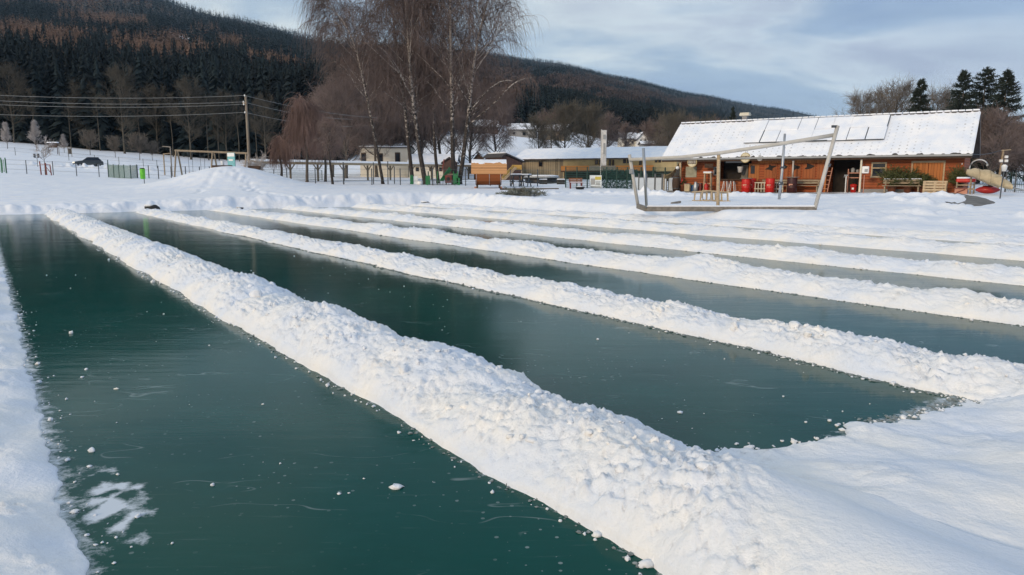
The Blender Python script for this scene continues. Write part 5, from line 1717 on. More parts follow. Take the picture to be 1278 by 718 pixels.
m = MB(); m.tube((pa.x + .3, pa.y, gz(pa.x, pa.y) - .1), (pa.x + .3, pa.y, pa.z - .05), .05, 8); m.build('prop', M['wood'], t)
m = MB()
for f in (.3, .55, .8):
    c_ = Vector((pa.x, pa.y, pa.z)).lerp(pb, f); i = int(f * (nn - 1))
    m.path([(X_[i, k] * 1.0, Y_[i, k], Z_[i, k] + .012) for k in range(20)], .015, 5)
m.build('rope', M['wood'], t)
t = thing('red_kayak', 'red kayak lying on the snow under the tan covered boat', 'kayak', gp(1234, 40.6), R(-20))
mb = MB(); vs = []; fs = []
Lk, nn = 1.15, 15
for i in range(nn):
    f = i / (nn - 1); s_ = math.sin(math.pi * min(max(f, .02), .98)) ** .6
    for q in range(10):
        a_ = 2 * math.pi * q / 10
        vs.append((-Lk / 2 + Lk * f, .33 * s_ * math.cos(a_), .24 + .22 * s_ * math.sin(a_)))
for i in range(nn - 1):
    for q in range(10):
        fs.append((i * 10 + q, i * 10 + (q + 1) % 10, i * 10 + 10 + (q + 1) % 10, i * 10 + 10 + q))
mb.add(vs, fs); mb.build('hull', M['kayak'], t, True)
m = MB(); m.lathe((0, 0, .43), [(.24, 0), (.25, .04), (.2, .05), (.19, .01)], 18); m.build('cockpit_rim', M['black'], t)

# signs on the right
t = thing('lamp_post', 'thin dark post with a white lantern in the snow right of the boat', 'lamp post', gp(1250.5, 36.5))
zt = at(1252, 214, 36.5).z - t.location.z
m = MB(); m.path([(0, 0, -.2), (.02, 0, zt * .5), (.07, 0, zt)], .03, 8); m.build('post', M['steel'], t)
m = MB(); m.lathe((.07, 0, zt), [(.09, 0), (.13, .24), (.14, .25), (.05, .33)], 12); m.build('lantern', M['white_paint'], t, True)
t = thing('wooden_mast', 'bare wooden mast with a crossbar carrying two white floodlights', 'mast', gp(1248, 46))
zt = at(1250, 187, 46).z - t.location.z
m = MB(); m.path([(-.1, 0, -.2), (.05, 0, zt)], .08, 8, .06); m.build('post', M['wood'], t)
m = MB(); m.beam((-.15, 0, zt - .05), (.5, 0, zt), .06); m.build('crossbar', M['wood'], t)
for dx, py in ((-.1, 201), (.2, 196), (.22, 201)):
    zz_ = at(1250, py, 46).z - t.location.z
    m = MB(); m.box((dx, -.1, zz_), (.2, .12, .16), bev=.02); m.build('floodlight', M['white_paint'], t)
t = thing('power_cable', 'dark cable from the chalet eave to the wooden mast', 'cable', (0, 0, 0))
m = MB(); a_, c_ = CH.world(18.95, .2, EZ - .05), at(1250, 187.5, 46); m.path([a_.lerp(c_, f) + Vector((0, 0, -.12 * math.sin(math.pi * f))) for f in np.linspace(0, 1, 9)], .02, 5); m.build('wire', M['steel'], t)


def wire_fence(name, label, pts, h, mpost, mwire, hs=(.1, .5, .95), vstep=0, pr=.045, extra=None):
    """pts: list of (px, depth); posts each a part, the wires one part"""
    t = thing(name, label, 'fence', gp(*pts[0]))
    o = t.location.copy()
    P_ = [gp(*q) - o for q in pts]
    for q in P_:
        m = MB(); m.tube((q.x, q.y, q.z - .3), (q.x, q.y, q.z + h), pr, 6); m.build('post', mpost, t)
    m = MB()
    for a, b in zip(P_[:-1], P_[1:]):
        for f in hs:
            m.tube(a + Vector((0, 0, h * f)), b + Vector((0, 0, h * f)), .012, 4)
        if vstep:
            n = max(2, int((b - a).length / vstep))
            for i in range(1, n):
                c = a.lerp(b, i / n); m.tube(c, c + Vector((0, 0, h * .95)), .010, 3)
    m.build('wire', mwire, t)
    return t


wire_fence('wire_fence', 'dark wire fence along the right picture edge behind the boat', [(1256, 44), (1268, 43.4), (1281, 42.8), (1296, 42)], 1.15, M['steel'], M['net_green'], (.1, .4, .7, .97), .12)
t = thing('pipe_rail', 'low pale metal rail slanting into the snow at the right picture edge', 'rail', (0, 0, 0))
m = MB(); m.path([at(1257, 231, 39), at(1266, 235, 38.4), at(1278, 237.5, 37.8), at(1290, 238, 37.5)], .04, 8); m.build('pipe', M['alu'], t)

# ---- the open awning frame, pole and sledges before the chalet
t = thing('awning_frame', 'empty leaning awning frame of pale posts and a slanting beam on a low timber base', 'canopy', (0, 0, 0))
P1, P2, P3 = gp(797, 33.8), gp(808, 31.5), gp(1021, 31.5)
P1.z = at(797, 257.3, 33.8).z; P2.z = at(808, 261, 31.5).z; P3.z = at(1021, 261, 31.5).z
m = MB(); m.beam(P2, P3, .14, .2); m.build('base_beam', M['grey_wood'], t)
m = MB(); m.beam(P1, P2, .14, .2); m.build('base_beam', M['grey_wood'], t)
m = MB(); m.beam(P2 + Vector((0, 0, .125)), P3 + Vector((0, 0, .125)), .12, .05); m.build('beam_snow', M['roofsnow'], t)
m = MB(); m.path([P1 + Vector((0, 0, .05)), at(785.5, 193, 33.8)], .075, 10); m.build('post', M['beam_paint'], t, True)
m = MB(); m.path([P2 + Vector((0, 0, .05)), at(803, 185, 31.5)], .06, 10); m.build('post', M['alu'], t, True)
m = MB(); m.path([P3 + Vector((-.05, 0, .05)), at(1045.5, 157, 31.4)], .08, 10); pr_ = m.build('post', M['beam_paint'], t, True)
m = MB(); c_ = at(1034, 206, 31.45); m.tube(c_ + Vector((-.02, 0, -.06)), c_ + Vector((.02, 0, .06)), .09, 10); m.box(at(1041.5, 158, 31.4), (.22, .1, .1)); m.build('fitting', M['steel'], pr_)
m = MB(); m.path([at(785, 199.5, 33.7), at(850, 196.3, 33.1), at(897, 191.3, 32.7), at(950, 183.5, 32.2), at(1000, 175.5, 31.8), at(1042, 168.5, 31.5)], .075, 10, .085); m.build('top_beam', M['beam_paint'], t, True)
m = MB(); m.path([gp(897.5, 33, -.1), at(897, 192, 32.75)], .075, 10); m.build('post', M['pale_wood'], t, True)
m = MB(); m.path([gp(839, 36, .02), gp(839, 36, .02) + Vector((.5, .3, .06))], .06, 6); m.build('loose_piece', M['grey_wood'], t)
m = MB(); m.box(at(787.5, 214, 33.7), (.16, .14, .22), bev=.02); m.build('winch', M['grey_paint'], t)
b0 = gp(973.5, 40)
t = thing('metal_pole', 'slim grey metal pole leaning slightly before the carved board panels', 'pole', b0)
m = MB(); m.path([(0, 0, -.2), at(976, 215, 40) - b0, at(979.5, 167, 40) - b0], .075, 10, .06); m.build('tube', M['alu'], t, True)
m = MB(); c_ = at(974.3, 229, 40) - b0; m.box(c_, (.24, .16, .2), bev=.03); m.build('clamp', M['steel'], t)
m = MB(); m.box(at(977, 209, 40) - b0, (.2, .18, .1)); m.build('clamp', M['steel'], t)
m = MB(); m.lathe(c_ + Vector((-.09, -.1, -.02)), [(.02, 0), (.035, .02), (.02, .04)], 8); m.build('cap', M['white_paint'], t)

sp_ = thing('wooden_sledge', 'pale wooden sledge, left of the pair before the chalet', 'sledge', (0, 0, 0), 0, 'wooden sledges in the snow')
for sy in (-1, 1):
    m = MB()
    m.path([(-.46, sy * .16, .025), (.36, sy * .16, .025), (.43, sy * .16, .06), (.47, sy * .16, .16), (.46, sy * .15, .5)], .020, 6); m.build('runner', M['pale_wood'], sp_)
    for x_ in (-.36, -.06, .24):
        m = MB(); m.beam((x_, sy * .16, .03), (x_ + .03, sy * .15, .42), .035); m.build('leg', M['pale_wood'], sp_)
    m = MB(); m.beam((-.48, sy * .15, .45), (.47, sy * .15, .53), .04); m.build('side_rail', M['pale_wood'], sp_)
m = MB(); [m.beam((-.44, -.12 + .08 * i, .475), (.40, -.12 + .08 * i, .545), .05, .018) for i in range(4)]; m.build('seat', M['pale_wood'], sp_)
sp_.location = gp(876.5, 38); sp_.rotation_euler = (0, 0, R(-8))
c_ = copy_tree(sp_); c_.location = gp(900.5, 37.8); c_.rotation_euler = (0, 0, R(172)); c_['label'] = 'pale wooden sledge, right of the pair before the chalet, beside the frame post'
c_ = copy_tree(sp_); c_.location = gp(889, 38.6); c_.rotation_euler = (0, 0, R(160)); c_['label'] = 'wooden sledge standing behind and between the two front sledges'


# ---- the long yellow house
YH = Facade('yellow_house', 'long yellow house with snowy roof and orange balcony left of the chalet', 'house', (gx(640, 107), 107), (gx(848, 96), 96), 1.55)
T = YH.root
Ly = YH.L
m = MB().prism([(.8, .7, -1), (.8, .7, 2.85), (.8, 4, 3.9), (.8, 7.3, 2.85), (.8, 7.3, -1)], (YH.along(703, .7) - .8, 0, 0)); m.build('wall', M['ochre_wall'], T)
x0 = YH.along(703, .7) + .003
m = MB().prism([(x0, .7, -1), (x0, .7, 2.85), (x0, 4, 3.9), (x0, 7.3, 2.85), (x0, 7.3, -1)], (Ly - .6 - x0, 0, 0)); m.build('wall', M['yellow_wall'], T)
m = MB().prism([(0, 0, 2.70), (0, 4, 4.22), (0, 8, 2.70), (0, 8, 2.85), (0, 4, 4.37), (0, 0, 2.85)], (Ly, 0, 0)); m.build('roof', M['tile'], T)
A, B = np.meshgrid(np.linspace(0, Ly, 120), np.linspace(.02, 3.98, 24), indexing='ij')
grid_mesh('roof_snow', A, B, 2.85 + B * .38 + .10 + .03 * fbm(A / 2, B / 2, 2) - .1 * (B < .1) - .05 * (np.abs(A - YH.along(703, 2)) < .12), M['roofsnow'], T)
m = MB(); m.box((Ly / 2, -.05, 2.74), (Ly, .1, .1)); m.build('gutter', M['dark_wood'], T)
for (a0, a1, y0, y1) in ((672, 677, 202, 208), (742, 746, 200, 205.5), (747, 750, 200, 205.5), (759, 762.5, 199.5, 207), (763.5, 766, 199.5, 207), (777, 781, 199, 204), (782, 785.5, 199, 204), (797, 800.5, 200.5, 206), (816.5, 820, 199.5, 203), (821, 824.5, 199.5, 203), (838, 842, 199, 202)):
    m = MB(); YH.rect(m, a0, y0, a1, y1, .64, .1); wn = m.build('window', M['dark_wood'], T)
    m = MB(); YH.rect(m, a0 + .7, y0 + .6, a1 - .7, y1 - .6, .62, .03); m.build('pane', M['glass'], wn)
m = MB(); YH.rect(m, 700, 207.3, 815, 213.5, -.3, .12); bl = m.build('balcony', M['orange_board'], T)
m = MB(); YH.rect(m, 735, 207, 768, 213.8, -.34, .03); m.build('weathered_board', M['wood'], bl)
m = MB(); YH.rect(m, 700, 213.6, 815, 214.6, -.4, 1.1); m.build('balcony_floor', M['dark_wood'], T)
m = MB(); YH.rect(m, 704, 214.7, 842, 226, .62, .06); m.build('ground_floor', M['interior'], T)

t = Facade('brown_shed', 'dark brown boarded shed behind the barrel sauna, left of the yellow house', 'shed', (gx(627, 98), 98), (gx(652, 100), 100), 1.4)
m = MB().prism([(0, 0, -1), (0, 0, 2.9), (.55, 0, 3.3), (t.L, 0, 2.35), (t.L, 0, -1)], (0, 4, 0)); m.build('wall', M['brick'], t.root)
m = MB().prism([(-.2, -.2, 3.0), (.5, -.2, 3.42), (t.L + .3, -.2, 2.4), (t.L + .3, -.2, 2.55), (.5, -.2, 3.6), (-.2, -.2, 3.15)], (0, 4.4, 0)); m.build('roof', M['tile'], t.root)
m = MB().prism([(.6, -.1, 3.585), (t.L + .2, -.1, 2.6), (t.L + .2, -.1, 2.72), (.6, -.1, 3.72)], (0, 4.2, 0)); m.build('roof_snow', M['roofsnow'], t.root)


def gable_house(name, label, px0, px1, Y, py_eave, py_ridge, mw, mroof=None, depth=6, base=None, wins=(), ridge_along=True, turn=0.0, over=.4, snow=True, group=None):
    """simple house: ridge parallel to the front (ridge_along) or gable towards the viewer"""
    x0, x1 = gx(px0, Y), gx(px1, Y)
    g = gz((x0 + x1) / 2, Y) if base is None else base
    f = Facade(name, label, 'house' if 'house' in name else name.split('_')[-1], (x0, Y), (x1, Y + (x1 - x0) * turn), g)
    if group: f.root['group'] = group
    L_ = f.L
    ze = CAMZ + slope(py_eave) * Y - g
    zr = CAMZ + slope(py_ridge) * (Y + (depth / 2 if ridge_along else 0)) - g
    o = over
    if ridge_along:
        h2 = depth / 2
        MB().prism([(0, 0, -1.5), (0, 0, ze), (0, h2, zr - .1), (0, depth, ze), (0, depth, -1.5)], (L_, 0, 0)).build('wall', mw, f.root)
        s_ = (zr - ze) / h2
        MB().prism([(-o, -o, ze - s_ * o), (-o, h2, zr), (-o, depth + o, ze - s_ * o), (-o, depth + o, ze - s_ * o + .15), (-o, h2, zr + .17), (-o, -o, ze - s_ * o + .15)], (L_ + 2 * o, 0, 0)).build('roof', mroof or M['tile'], f.root)
        if snow:
            MB().prism([(-o + .05, -o + .05, ze - s_ * o + .17), (-o + .05, h2, zr + .19), (-o + .05, depth, ze - s_ * o + .3), (-o + .05, h2, zr + .33), (-o + .05, -o + .05, ze - s_ * o + .31)][:2] + [(-o + .05, h2, zr + .33), (-o + .05, -o + .05, ze - s_ * o + .31)], (L_ + 2 * o - .1, 0, 0)).build('roof_snow', M['roofsnow'], f.root)
    else:
        c = L_ / 2; s_ = (zr - ze) / c
        MB().prism([(0, 0, -1.5), (L_, 0, -1.5), (L_, 0, ze), (c, 0, zr - .1), (0, 0, ze)], (0, depth, 0)).build('wall', mw, f.root)
        MB().prism([(-o, -o, ze - s_ * o), (c, -o, zr), (L_ + o, -o, ze - s_ * o), (L_ + o, -o, ze - s_ * o + .15), (c, -o, zr + .17), (-o, -o, ze - s_ * o + .15)], (0, depth + 2 * o, 0)).build('roof', mroof or M['tile'], f.root)
        if snow:
            for sgn in (-1, 1):
                e = c + sgn * (c + o - .05)
                MB().prism([(e, -o + .1, ze - s_ * (o - .05) + .17), (c, -o + .1, zr + .19), (c, -o + .1, zr + .36), (e, -o + .1, ze - s_ * (o - .05) + .32)], (0, depth + 2 * o - .2, 0)).build('roof_snow', M['roofsnow'], f.root)
    for (a0, a1, y0, y1, mt) in wins:
        m = MB(); f.rect(m, a0, y0, a1, y1, -.06, .12); wn = m.build('window', mt, f.root)
        w_, h_ = (a1 - a0) * .16, (y1 - y0) * .12
        m = MB(); f.rect(m, a0 + w_, y0 + h_, a1 - w_, y1 - h_, -.08, .03); m.build('pane', M['glass'], wn)
    return f


gable_house('cream_house', 'cream house with brown shuttered windows behind the slim leaning birch', 450, 509.5, 118, 185, 183.2, M['cream_wall'], depth=8, over=.15, wins=((451.5, 457.5, 191, 204.5, M['dark_wood']), (473, 478.5, 191.5, 204, M['dark_wood']), (493.5, 500, 190.5, 205, M['dark_wood'])), base=1.9)
gable_house('white_cottage', 'low white cottage with snowy roof and small windows behind the birch trunks', 511, 568, 112, 206, 195, M['cream_wall'], depth=7, base=1.7, wins=((519, 523, 209, 214, M['dark_wood']), (536, 540, 209, 214, M['dark_wood']), (548, 552, 209, 214, M['dark_wood'])))
gable_house('brown_shed', 'little brown gabled shed beside the green slide, behind the birches', 553, 569, 100, 203, 197.5, M['brick'], depth=3, base=1.6, ridge_along=False, over=.25)
gable_house('garden_hut', 'tiny dark gabled hut peeking over the left half of the sauna roof', 591.5, 603.5, 104, 199, 191.5, M['dark_wood'], depth=2, ridge_along=False, over=.2, base=1.8, snow=False)
gable_house('dark_shed', 'dark gabled shed peeking over the right half of the sauna roof', 609, 629, 103, 199.5, 192.2, M['dark_wood'], depth=4, ridge_along=False, over=.3, base=1.7)
gable_house('brown_house', 'reddish brown farm house high on the slope, left of the grey barn', 589, 622, 232, 158.5, 150.5, M['brick'], depth=11, turn=.12, group='farm buildings on the slope', wins=((596, 599, 161, 165, M['cream_paint']), (606, 609, 161, 165, M['cream_paint'])))
gable_house('grey_barn', 'long grey barn with snowy roof high on the slope above the sauna', 634, 668, 226, 162, 155.5, M['grey_wall'], depth=11, turn=-.08, group='farm buildings on the slope', wins=((640, 643, 165, 168, M['black']), (652, 656, 165, 169, M['black'])))
gable_house('brown_barn', 'low brown barn with snowy roof on the slope, right of the grey barn', 672, 704, 222, 163.5, 157, M['ochre_wall'], depth=10, turn=-.25, group='farm buildings on the slope', wins=((680, 683, 167, 171, M['black']),))
gable_house('white_house', 'white gabled house with a veranda on the slope above the yellow house', 795, 807.5, 205, 173, 166, M['white_paint'], depth=9, ridge_along=False, wins=((797.5, 800, 174, 178, M['grey_paint']), (803, 805.5, 174, 178, M['grey_paint'])))
gable_house('white_wing', 'white wing with snowy roof left of the gabled house on the slope', 775, 794, 209, 173.5, 167, M['cream_wall'], depth=8, wins=((779, 782, 176, 180, M['grey_paint']), (787, 790, 176, 180, M['grey_paint'])))
gable_house('veranda_house', 'low grey veranda right of the white gabled house on the slope', 800, 815, 200, 180, 177.5, M['grey_wall'], depth=4)

# ---- long wooden canopy
A0, A1 = Vector((gx(320, 81), 81, 0)), Vector((gx(648, 117), 117, 0))
ang = math.atan2(A1.y - A0.y, A1.x - A0.x); Lc = (A1 - A0).length
t = thing('wooden_canopy', 'long low wooden canopy on braced posts behind the birches', 'canopy', (A0.x, A0.y, 0), ang)
zt0, zt1 = CAMZ + slope(202) * 81, CAMZ + slope(207.5) * 117
m = MB()
sl_ = (zt1 - zt0) / Lc
m.prism([(0, -.9, zt0 - .22), (0, 1.7, zt0 + .1), (0, 1.7, zt0 + .28), (0, -.9, zt0 - .04)], (Lc, 0, zt1 - zt0)); m.build('roof', M['grey_wood'], t)
m = MB(); m.prism([(0, -.95, zt0 - .24), (0, -.9, zt0 - .24), (0, -.9, zt0 + .03), (0, -.95, zt0 + .03)], (Lc, 0, zt1 - zt0)); m.build('fascia', M['pale_wood'], t)
m = MB(); m.prism([(0, -.8, zt0 + .0), (0, 1.6, zt0 + .30), (0, 1.6, zt0 + .34), (0, -.8, zt0 + .04)], (Lc, 0, zt1 - zt0)); m.build('roof_snow', M['roofsnow'], t)
n = 13
for k in range(n):
    x_ = .6 + (Lc - 1.2) * k / (n - 1)
    w_ = Vector((A0.x + x_ * math.cos(ang), A0.y + x_ * math.sin(ang), 0)); g = gz(w_.x, w_.y)
    zr_ = zt0 + sl_ * x_ - .2
    m = MB(); m.beam((x_, 0, g - .3), (x_, 0, zr_), .17); m.beam((x_, 0, zr_ - .7), (x_ - .6, 0, zr_), .1); m.beam((x_, 0, zr_ - .7), (x_ + .6, 0, zr_), .1)
    m.build('post', M['wood'], t)
wire_fence('netting_fence', 'green netting fence under the left end of the wooden canopy', [(322, 83), (342, 85), (362, 87), (384, 90), (402, 92)], 1.25, M['fence_green'], M['net_green'], (.1, .3, .5, .7, .97), .13)

# ---- fences of the middle ground
wire_fence('wire_fence', 'low wire fence on dark posts in front of the birches and sauna', [(358, 76), (393.5, 73), (429, 70.5), (464, 69), (499.5, 67.5), (540, 67), (581, 66.5), (612, 67), (637, 67), (671, 66), (706, 64)], 1.5, M['steel'], M['mesh_grey'], (.25, .6, .95), 0, .05)
for px, Y, h, lab in ((428.5, 69, 2.0, 'dark stake left of the slim birch trunk base'), (466, 70, 2.0, 'dark stake close to the left of the slim birch trunk'), (484, 70, 2.1, 'dark stake directly right of the slim birch trunk'), (492, 71, 1.6, 'short dark stake left of the dark footed birch')):
    t = thing('fence_stake', lab, 'stake', gp(px, Y)); m = MB(); m.tube((0, 0, -.2), (.03, 0, h), .05, 6); m.tube((.03, 0, h), (.03, 0, h + .03), .055, 6); m.build('stake', M['steel'], t)
gf = wire_fence('mesh_fence', 'dark green netting fence between the red bench and the chalet', [(706, 63), (720, 62.4), (733, 62), (757, 61), (770, 60.5), (783, 60), (800, 59), (815, 58), (830, 57), (843, 56.2)], 1.75, M['fence_green'], M['net_green'], (.03, .13, .23, .33, .43, .53, .63, .73, .83, .97), .10, .055)
t = thing('netting_screen', 'dark green shrubbery screen behind the fence, right of the poster', 'hedge', gp(772, 63.5), R(-12))
rg = np.random.default_rng(17)
n = 1500
b0 = np.stack([rg.uniform(-1.4, 1.6, n), rg.uniform(-.3, .3, n), rg.uniform(0, 1.55, n)], 1)
w_ = Wood(); w_.add(grow(b0, rg.normal(0, 1, (n, 3)), .12 + .12 * rg.random(n), 3, (0, 0), .1, rg), .03, .008, 3); w_.build('foliage', M['fence_green'], t)
for k, (x0, x1) in enumerate(((789.5, 797), (798, 806), (808, 817), (818.5, 826), (827.5, 832), (835, 842))):  # plain white panels standing along the fence
    Yk = 57.6 - k * .35
    t = thing('white_panel', ['white screen panel behind the green fence, leftmost of six', 'second white screen panel from the left behind the green fence', 'third white screen panel from the left, right of the frame post', 'fourth white screen panel from the left behind the green fence', 'narrow fifth white screen panel from the left', 'sixth white screen panel, beside the dark barrel at the chalet'][k], 'panel', gp((x0 + x1) / 2, Yk), R(-30), 'white screen panels along the fence')
    w2 = (x1 - x0) / 933 * Yk * 1.1
    m = MB(); m.box((0, 0, .48), (w2, .04, .92)); m.build('sheet', M['shaded_panel'], t)
    m = MB(); [m.box((sx * w2 / 2, -.01, .62), (.05, .06, 1.25)) for sx in (-1, 1)]; m.box((0, -.01, .97), (w2, .05, .05)); m.build('frame', M['steel'], t)
t = thing('poster', 'white and yellow poster hung on the green fence beside the banner pole', 'poster', gp(743.5, 61.2), R(-20))
m = MB(); m.box((0, 0, .56), (1.0, .03, 1.0)); m.build('sheet', mat('poster_paper', (.62, .68, .70), .6), t)
m = MB(); m.box((.2, -.02, .82), (.5, .01, .26)); m.build('yellow_field', mat('poster_yellow', (.50, .42, .08), .6), t)
m = MB(); m.box((-.22, -.02, .55), (.36, .01, .5)); m.build('grey_field', M['grey_paint'], t)
m = MB(); [m.box((.2, -.022, .52 - .11 * i), (.4 - .06 * (i % 2), .01, .05)) for i in range(3)]; m.box((0, -.022, .12), (.85, .01, .06)); m.build('print_line', M['steel'], t)
t = thing('banner_flag', 'tall narrow white banner on a thin pole behind the fence', 'banner', gp(752, 62))
zb, zt_ = at(752, 207, 62).z - t.location.z, at(752, 162.5, 62).z - t.location.z
m = MB(); m.tube((-.16, 0, -.2), (-.16, 0, zt_ + .05), .03, 8); m.build('pole', M['alu'], t)
Ug, Wg = np.meshgrid(np.linspace(0, 1, 24), np.linspace(0, 1, 6), indexing='ij')
bn = grid_mesh('cloth', -.13 + Wg * .42, .04 * np.sin(Ug * 7 + Wg * 2), zt_ - (zt_ - zb) * Ug, mat('banner_cloth', (.58, .57, .55), .8), t)
s2 = bn.modifiers.new('thickness', 'SOLIDIFY'); s2.thickness = .012
m = MB(); m.box((.08, -.075, zt_ - .55), (.2, .008, .36)); m.box((.08, -.075, zt_ - 1.5), (.13, .008, .9)); m.build('faded_print', M['grey_paint'], bn)
t = thing('picnic_bench', 'red brown picnic bench with snow on it before the green fence', 'bench', gp(719, 60), R(5))
m = MB(); [m.box((0, -.12 + .14 * i, .46), (1.1, .12, .05)) for i in range(3)]; m.build('seat', M['dark_red'], t)
m = MB(); [m.box((0, .28, .62 + .16 * i), (1.1, .04, .13)) for i in range(2)]; m.build('backrest', mat('brown_board', (.22, .10, .05), .8), t)
for s_ in (-1, 1):
    m = MB(); m.box((s_ * .45, -.1, .22), (.07, .07, .46)); m.beam((s_ * .45, .2, 0), (s_ * .45, .3, .86), .06); m.build('leg', M['dark_red'], t)
m = MB(); m.box((.05, 0, .51), (1.0, .32, .05), bev=.02); m.build('snow_cap', M['roofsnow'], t)
t = thing('black_tub', 'flat black tub in the snow right of the red picnic bench', 'tub', gp(724, 58.5))
MB().lathe((0, 0, 0), [(.3, 0), (.36, .16), (.37, .2), (.3, .2)], 16).build('body', M['black'], t, True)
MB().lathe((0, 0, .2), [(.28, .002), (.27, .03), (.1, .06)], 14).build('snow_cap', M['roofsnow'], t)

# ---- barrel sauna
t = thing('barrel_sauna', 'round wooden barrel sauna with a snow dusted curved board roof', 'sauna', gp(611, 62), R(2))
g = t.location.z
ztop = at(611, 200.5, 62).z - g
Rb = (ztop - .22) / 2
zc_ = ztop - Rb
Lb = 2.75
nn = 40
def arc(a0, a1, r_, n):
    return [(r_ * math.cos(a), zc_ + r_ * math.sin(a)) for a in np.linspace(a0, a1, n)]
m = MB().prism([(-Lb / 2 + .22, y, z) for y, z in arc(0, 2 * math.pi, Rb - .03, nn)[:-1]], (Lb - .62, 0, 0)); m.build('body', M['sauna_body'], t)
oa = arc(R(-5), R(185), Rb + .05, 26); ia = arc(R(185), R(-5), Rb, 26)
m = MB().prism([(-Lb / 2 - .12, y, z) for y, z in oa + ia], (Lb + .15, 0, 0)); m.build('roof', M['sauna_roof'], t)
oa = arc(R(62), R(158), Rb + .075, 16); ia = arc(R(158), R(62), Rb + .053, 16)
Ug, Wg = np.meshgrid(np.linspace(-Lb / 2 - .1, Lb / 2 + .01, 50), np.linspace(R(58), R(150), 30), indexing='ij')
th = .012 + .05 * np.clip(.45 - ((Wg - R(95)) / R(42)) ** 2 + .35 * fbm(Ug / .5, Wg * 4, 3), -1.2, 1)
grid_mesh('roof_snow', Ug, (Rb + .05 + th) * np.cos(Wg), zc_ + (Rb + .05 + th) * np.sin(Wg), M['roofsnow'], t)
m = MB()
for x_ in (-Lb / 2 + .3, -.02, Lb / 2 - .48):
    m.path([(x_, y, z) for y, z in arc(R(185), R(355), Rb - .012, 20)], .022, 5)
m.build('hoop', M['alu'], t)
m = MB(); [m.box((x_, 0, .14), (.14, 1.5, .34)) for x_ in (-Lb / 2 + .35, Lb / 2 - .55)]; m.build('cradle', M['dark_wood'], t)
m = MB(); m.box((-Lb / 2 + .2, -.55, .05), (.16, .16, .14)); m.box((Lb / 2 - .45, -.6, .06), (.22, .16, .16), bev=.02); m.build('support_block', M['pink_crate'], t)

# ---- playground left of the sauna
t = thing('play_unit', 'green and red playground unit with a slide among the birch trunks', 'playground', gp(556, 69))
O = t.location
def q(px, py, Y): return at(px, py, Y) - O
m = MB()
s0, s1 = q(561.5, 211.5, 70), q(551, 226, 68.6)
for dy in (-.22, .22): m.beam(s0 + Vector((0, dy, .12)), s1 + Vector((0, dy, .12)), .05, .22)
m.beam(s0, s1, .42, .05); m.beam(s1, s1 + Vector((-.35, -.1, -.05)), .42, .05); m.build('slide', M['green'], t)
m = MB(); c_ = q(559.5, 223.5, 68.8); m.box(c_, (.62, .05, .72), bev=.02); rp = m.build('red_panel', M['dark_red'], t)
m = MB().prism([(c_.x + .17 * math.cos(i * .5236), c_.y - .035, c_.z + .17 * math.sin(i * .5236)) for i in range(12)], (0, .02, 0)); m.build('round_window', M['black'], rp)
for px, py, w_, h_ in ((534, 226, .42, .95), (568.5, 223, .45, .9), (572, 227, .3, .7)):
    m = MB(); m.box(q(px, py, 68.4), (w_, .06, h_), bev=.02); m.build('green_panel', M['green'], t)
for px in (534.5, 546, 557, 566, 571):
    c_ = q(px, 214, 69.3); m = MB(); m.tube((c_.x, c_.y, -.2), (c_.x, c_.y, c_.z), .05, 8); m.build('post', M['green'] if px > 540 else M['fence_green'], t)
m = MB(); c_ = q(560, 219, 69.6); m.box((c_.x, c_.y, c_.z + .1), (.9, .8, .07)); m.build('platform', M['wood'], t)
m = MB(); c_ = q(553, 205, 69.6); m.beam(c_ + Vector((-.1, 0, -.6)), c_ + Vector((.1, 0, .45)), .1); m.build('beam', M['dark_red'], t)
t = thing('low_railing', 'low dark metal railing in front of the playground unit', 'railing', gp(551, 67))
m = MB(); [m.tube((x_, 0, .05), (x_, 0, .42), .018, 5) for x_ in np.linspace(-1.15, 1.15, 18)]; m.build('bar', M['steel'], t)
m = MB(); m.tube((-1.2, 0, .42), (1.2, 0, .42), .025, 6); m.tube((-1.2, 0, .08), (1.2, 0, .08), .025, 6); m.build('rail', M['steel'], t)
m = MB(); m.tube((-1.25, 0, -.1), (-1.25, 0, .7), .04, 6); m.tube((1.2, 0, -.1), (1.2, 0, .5), .04, 6); m.build('post', M['green'], t)
t = thing('play_box', 'white and green box left of the thick birch trunk', 'box', gp(516.5, 69), R(8))
m = MB(); m.box((.13, 0, .42), (.5, .5, .75), bev=.03); m.build('body', M['white_paint'], t)
m = MB(); m.box((-.2, -.1, .48), (.3, .45, .85), bev=.03); m.build('side', M['green'], t)
m = MB(); m.lathe((.55, -.1, 0), [(.25, 0), (.27, .3), (.2, .34)], 14); m.build('drum', M['white_paint'], t, True)

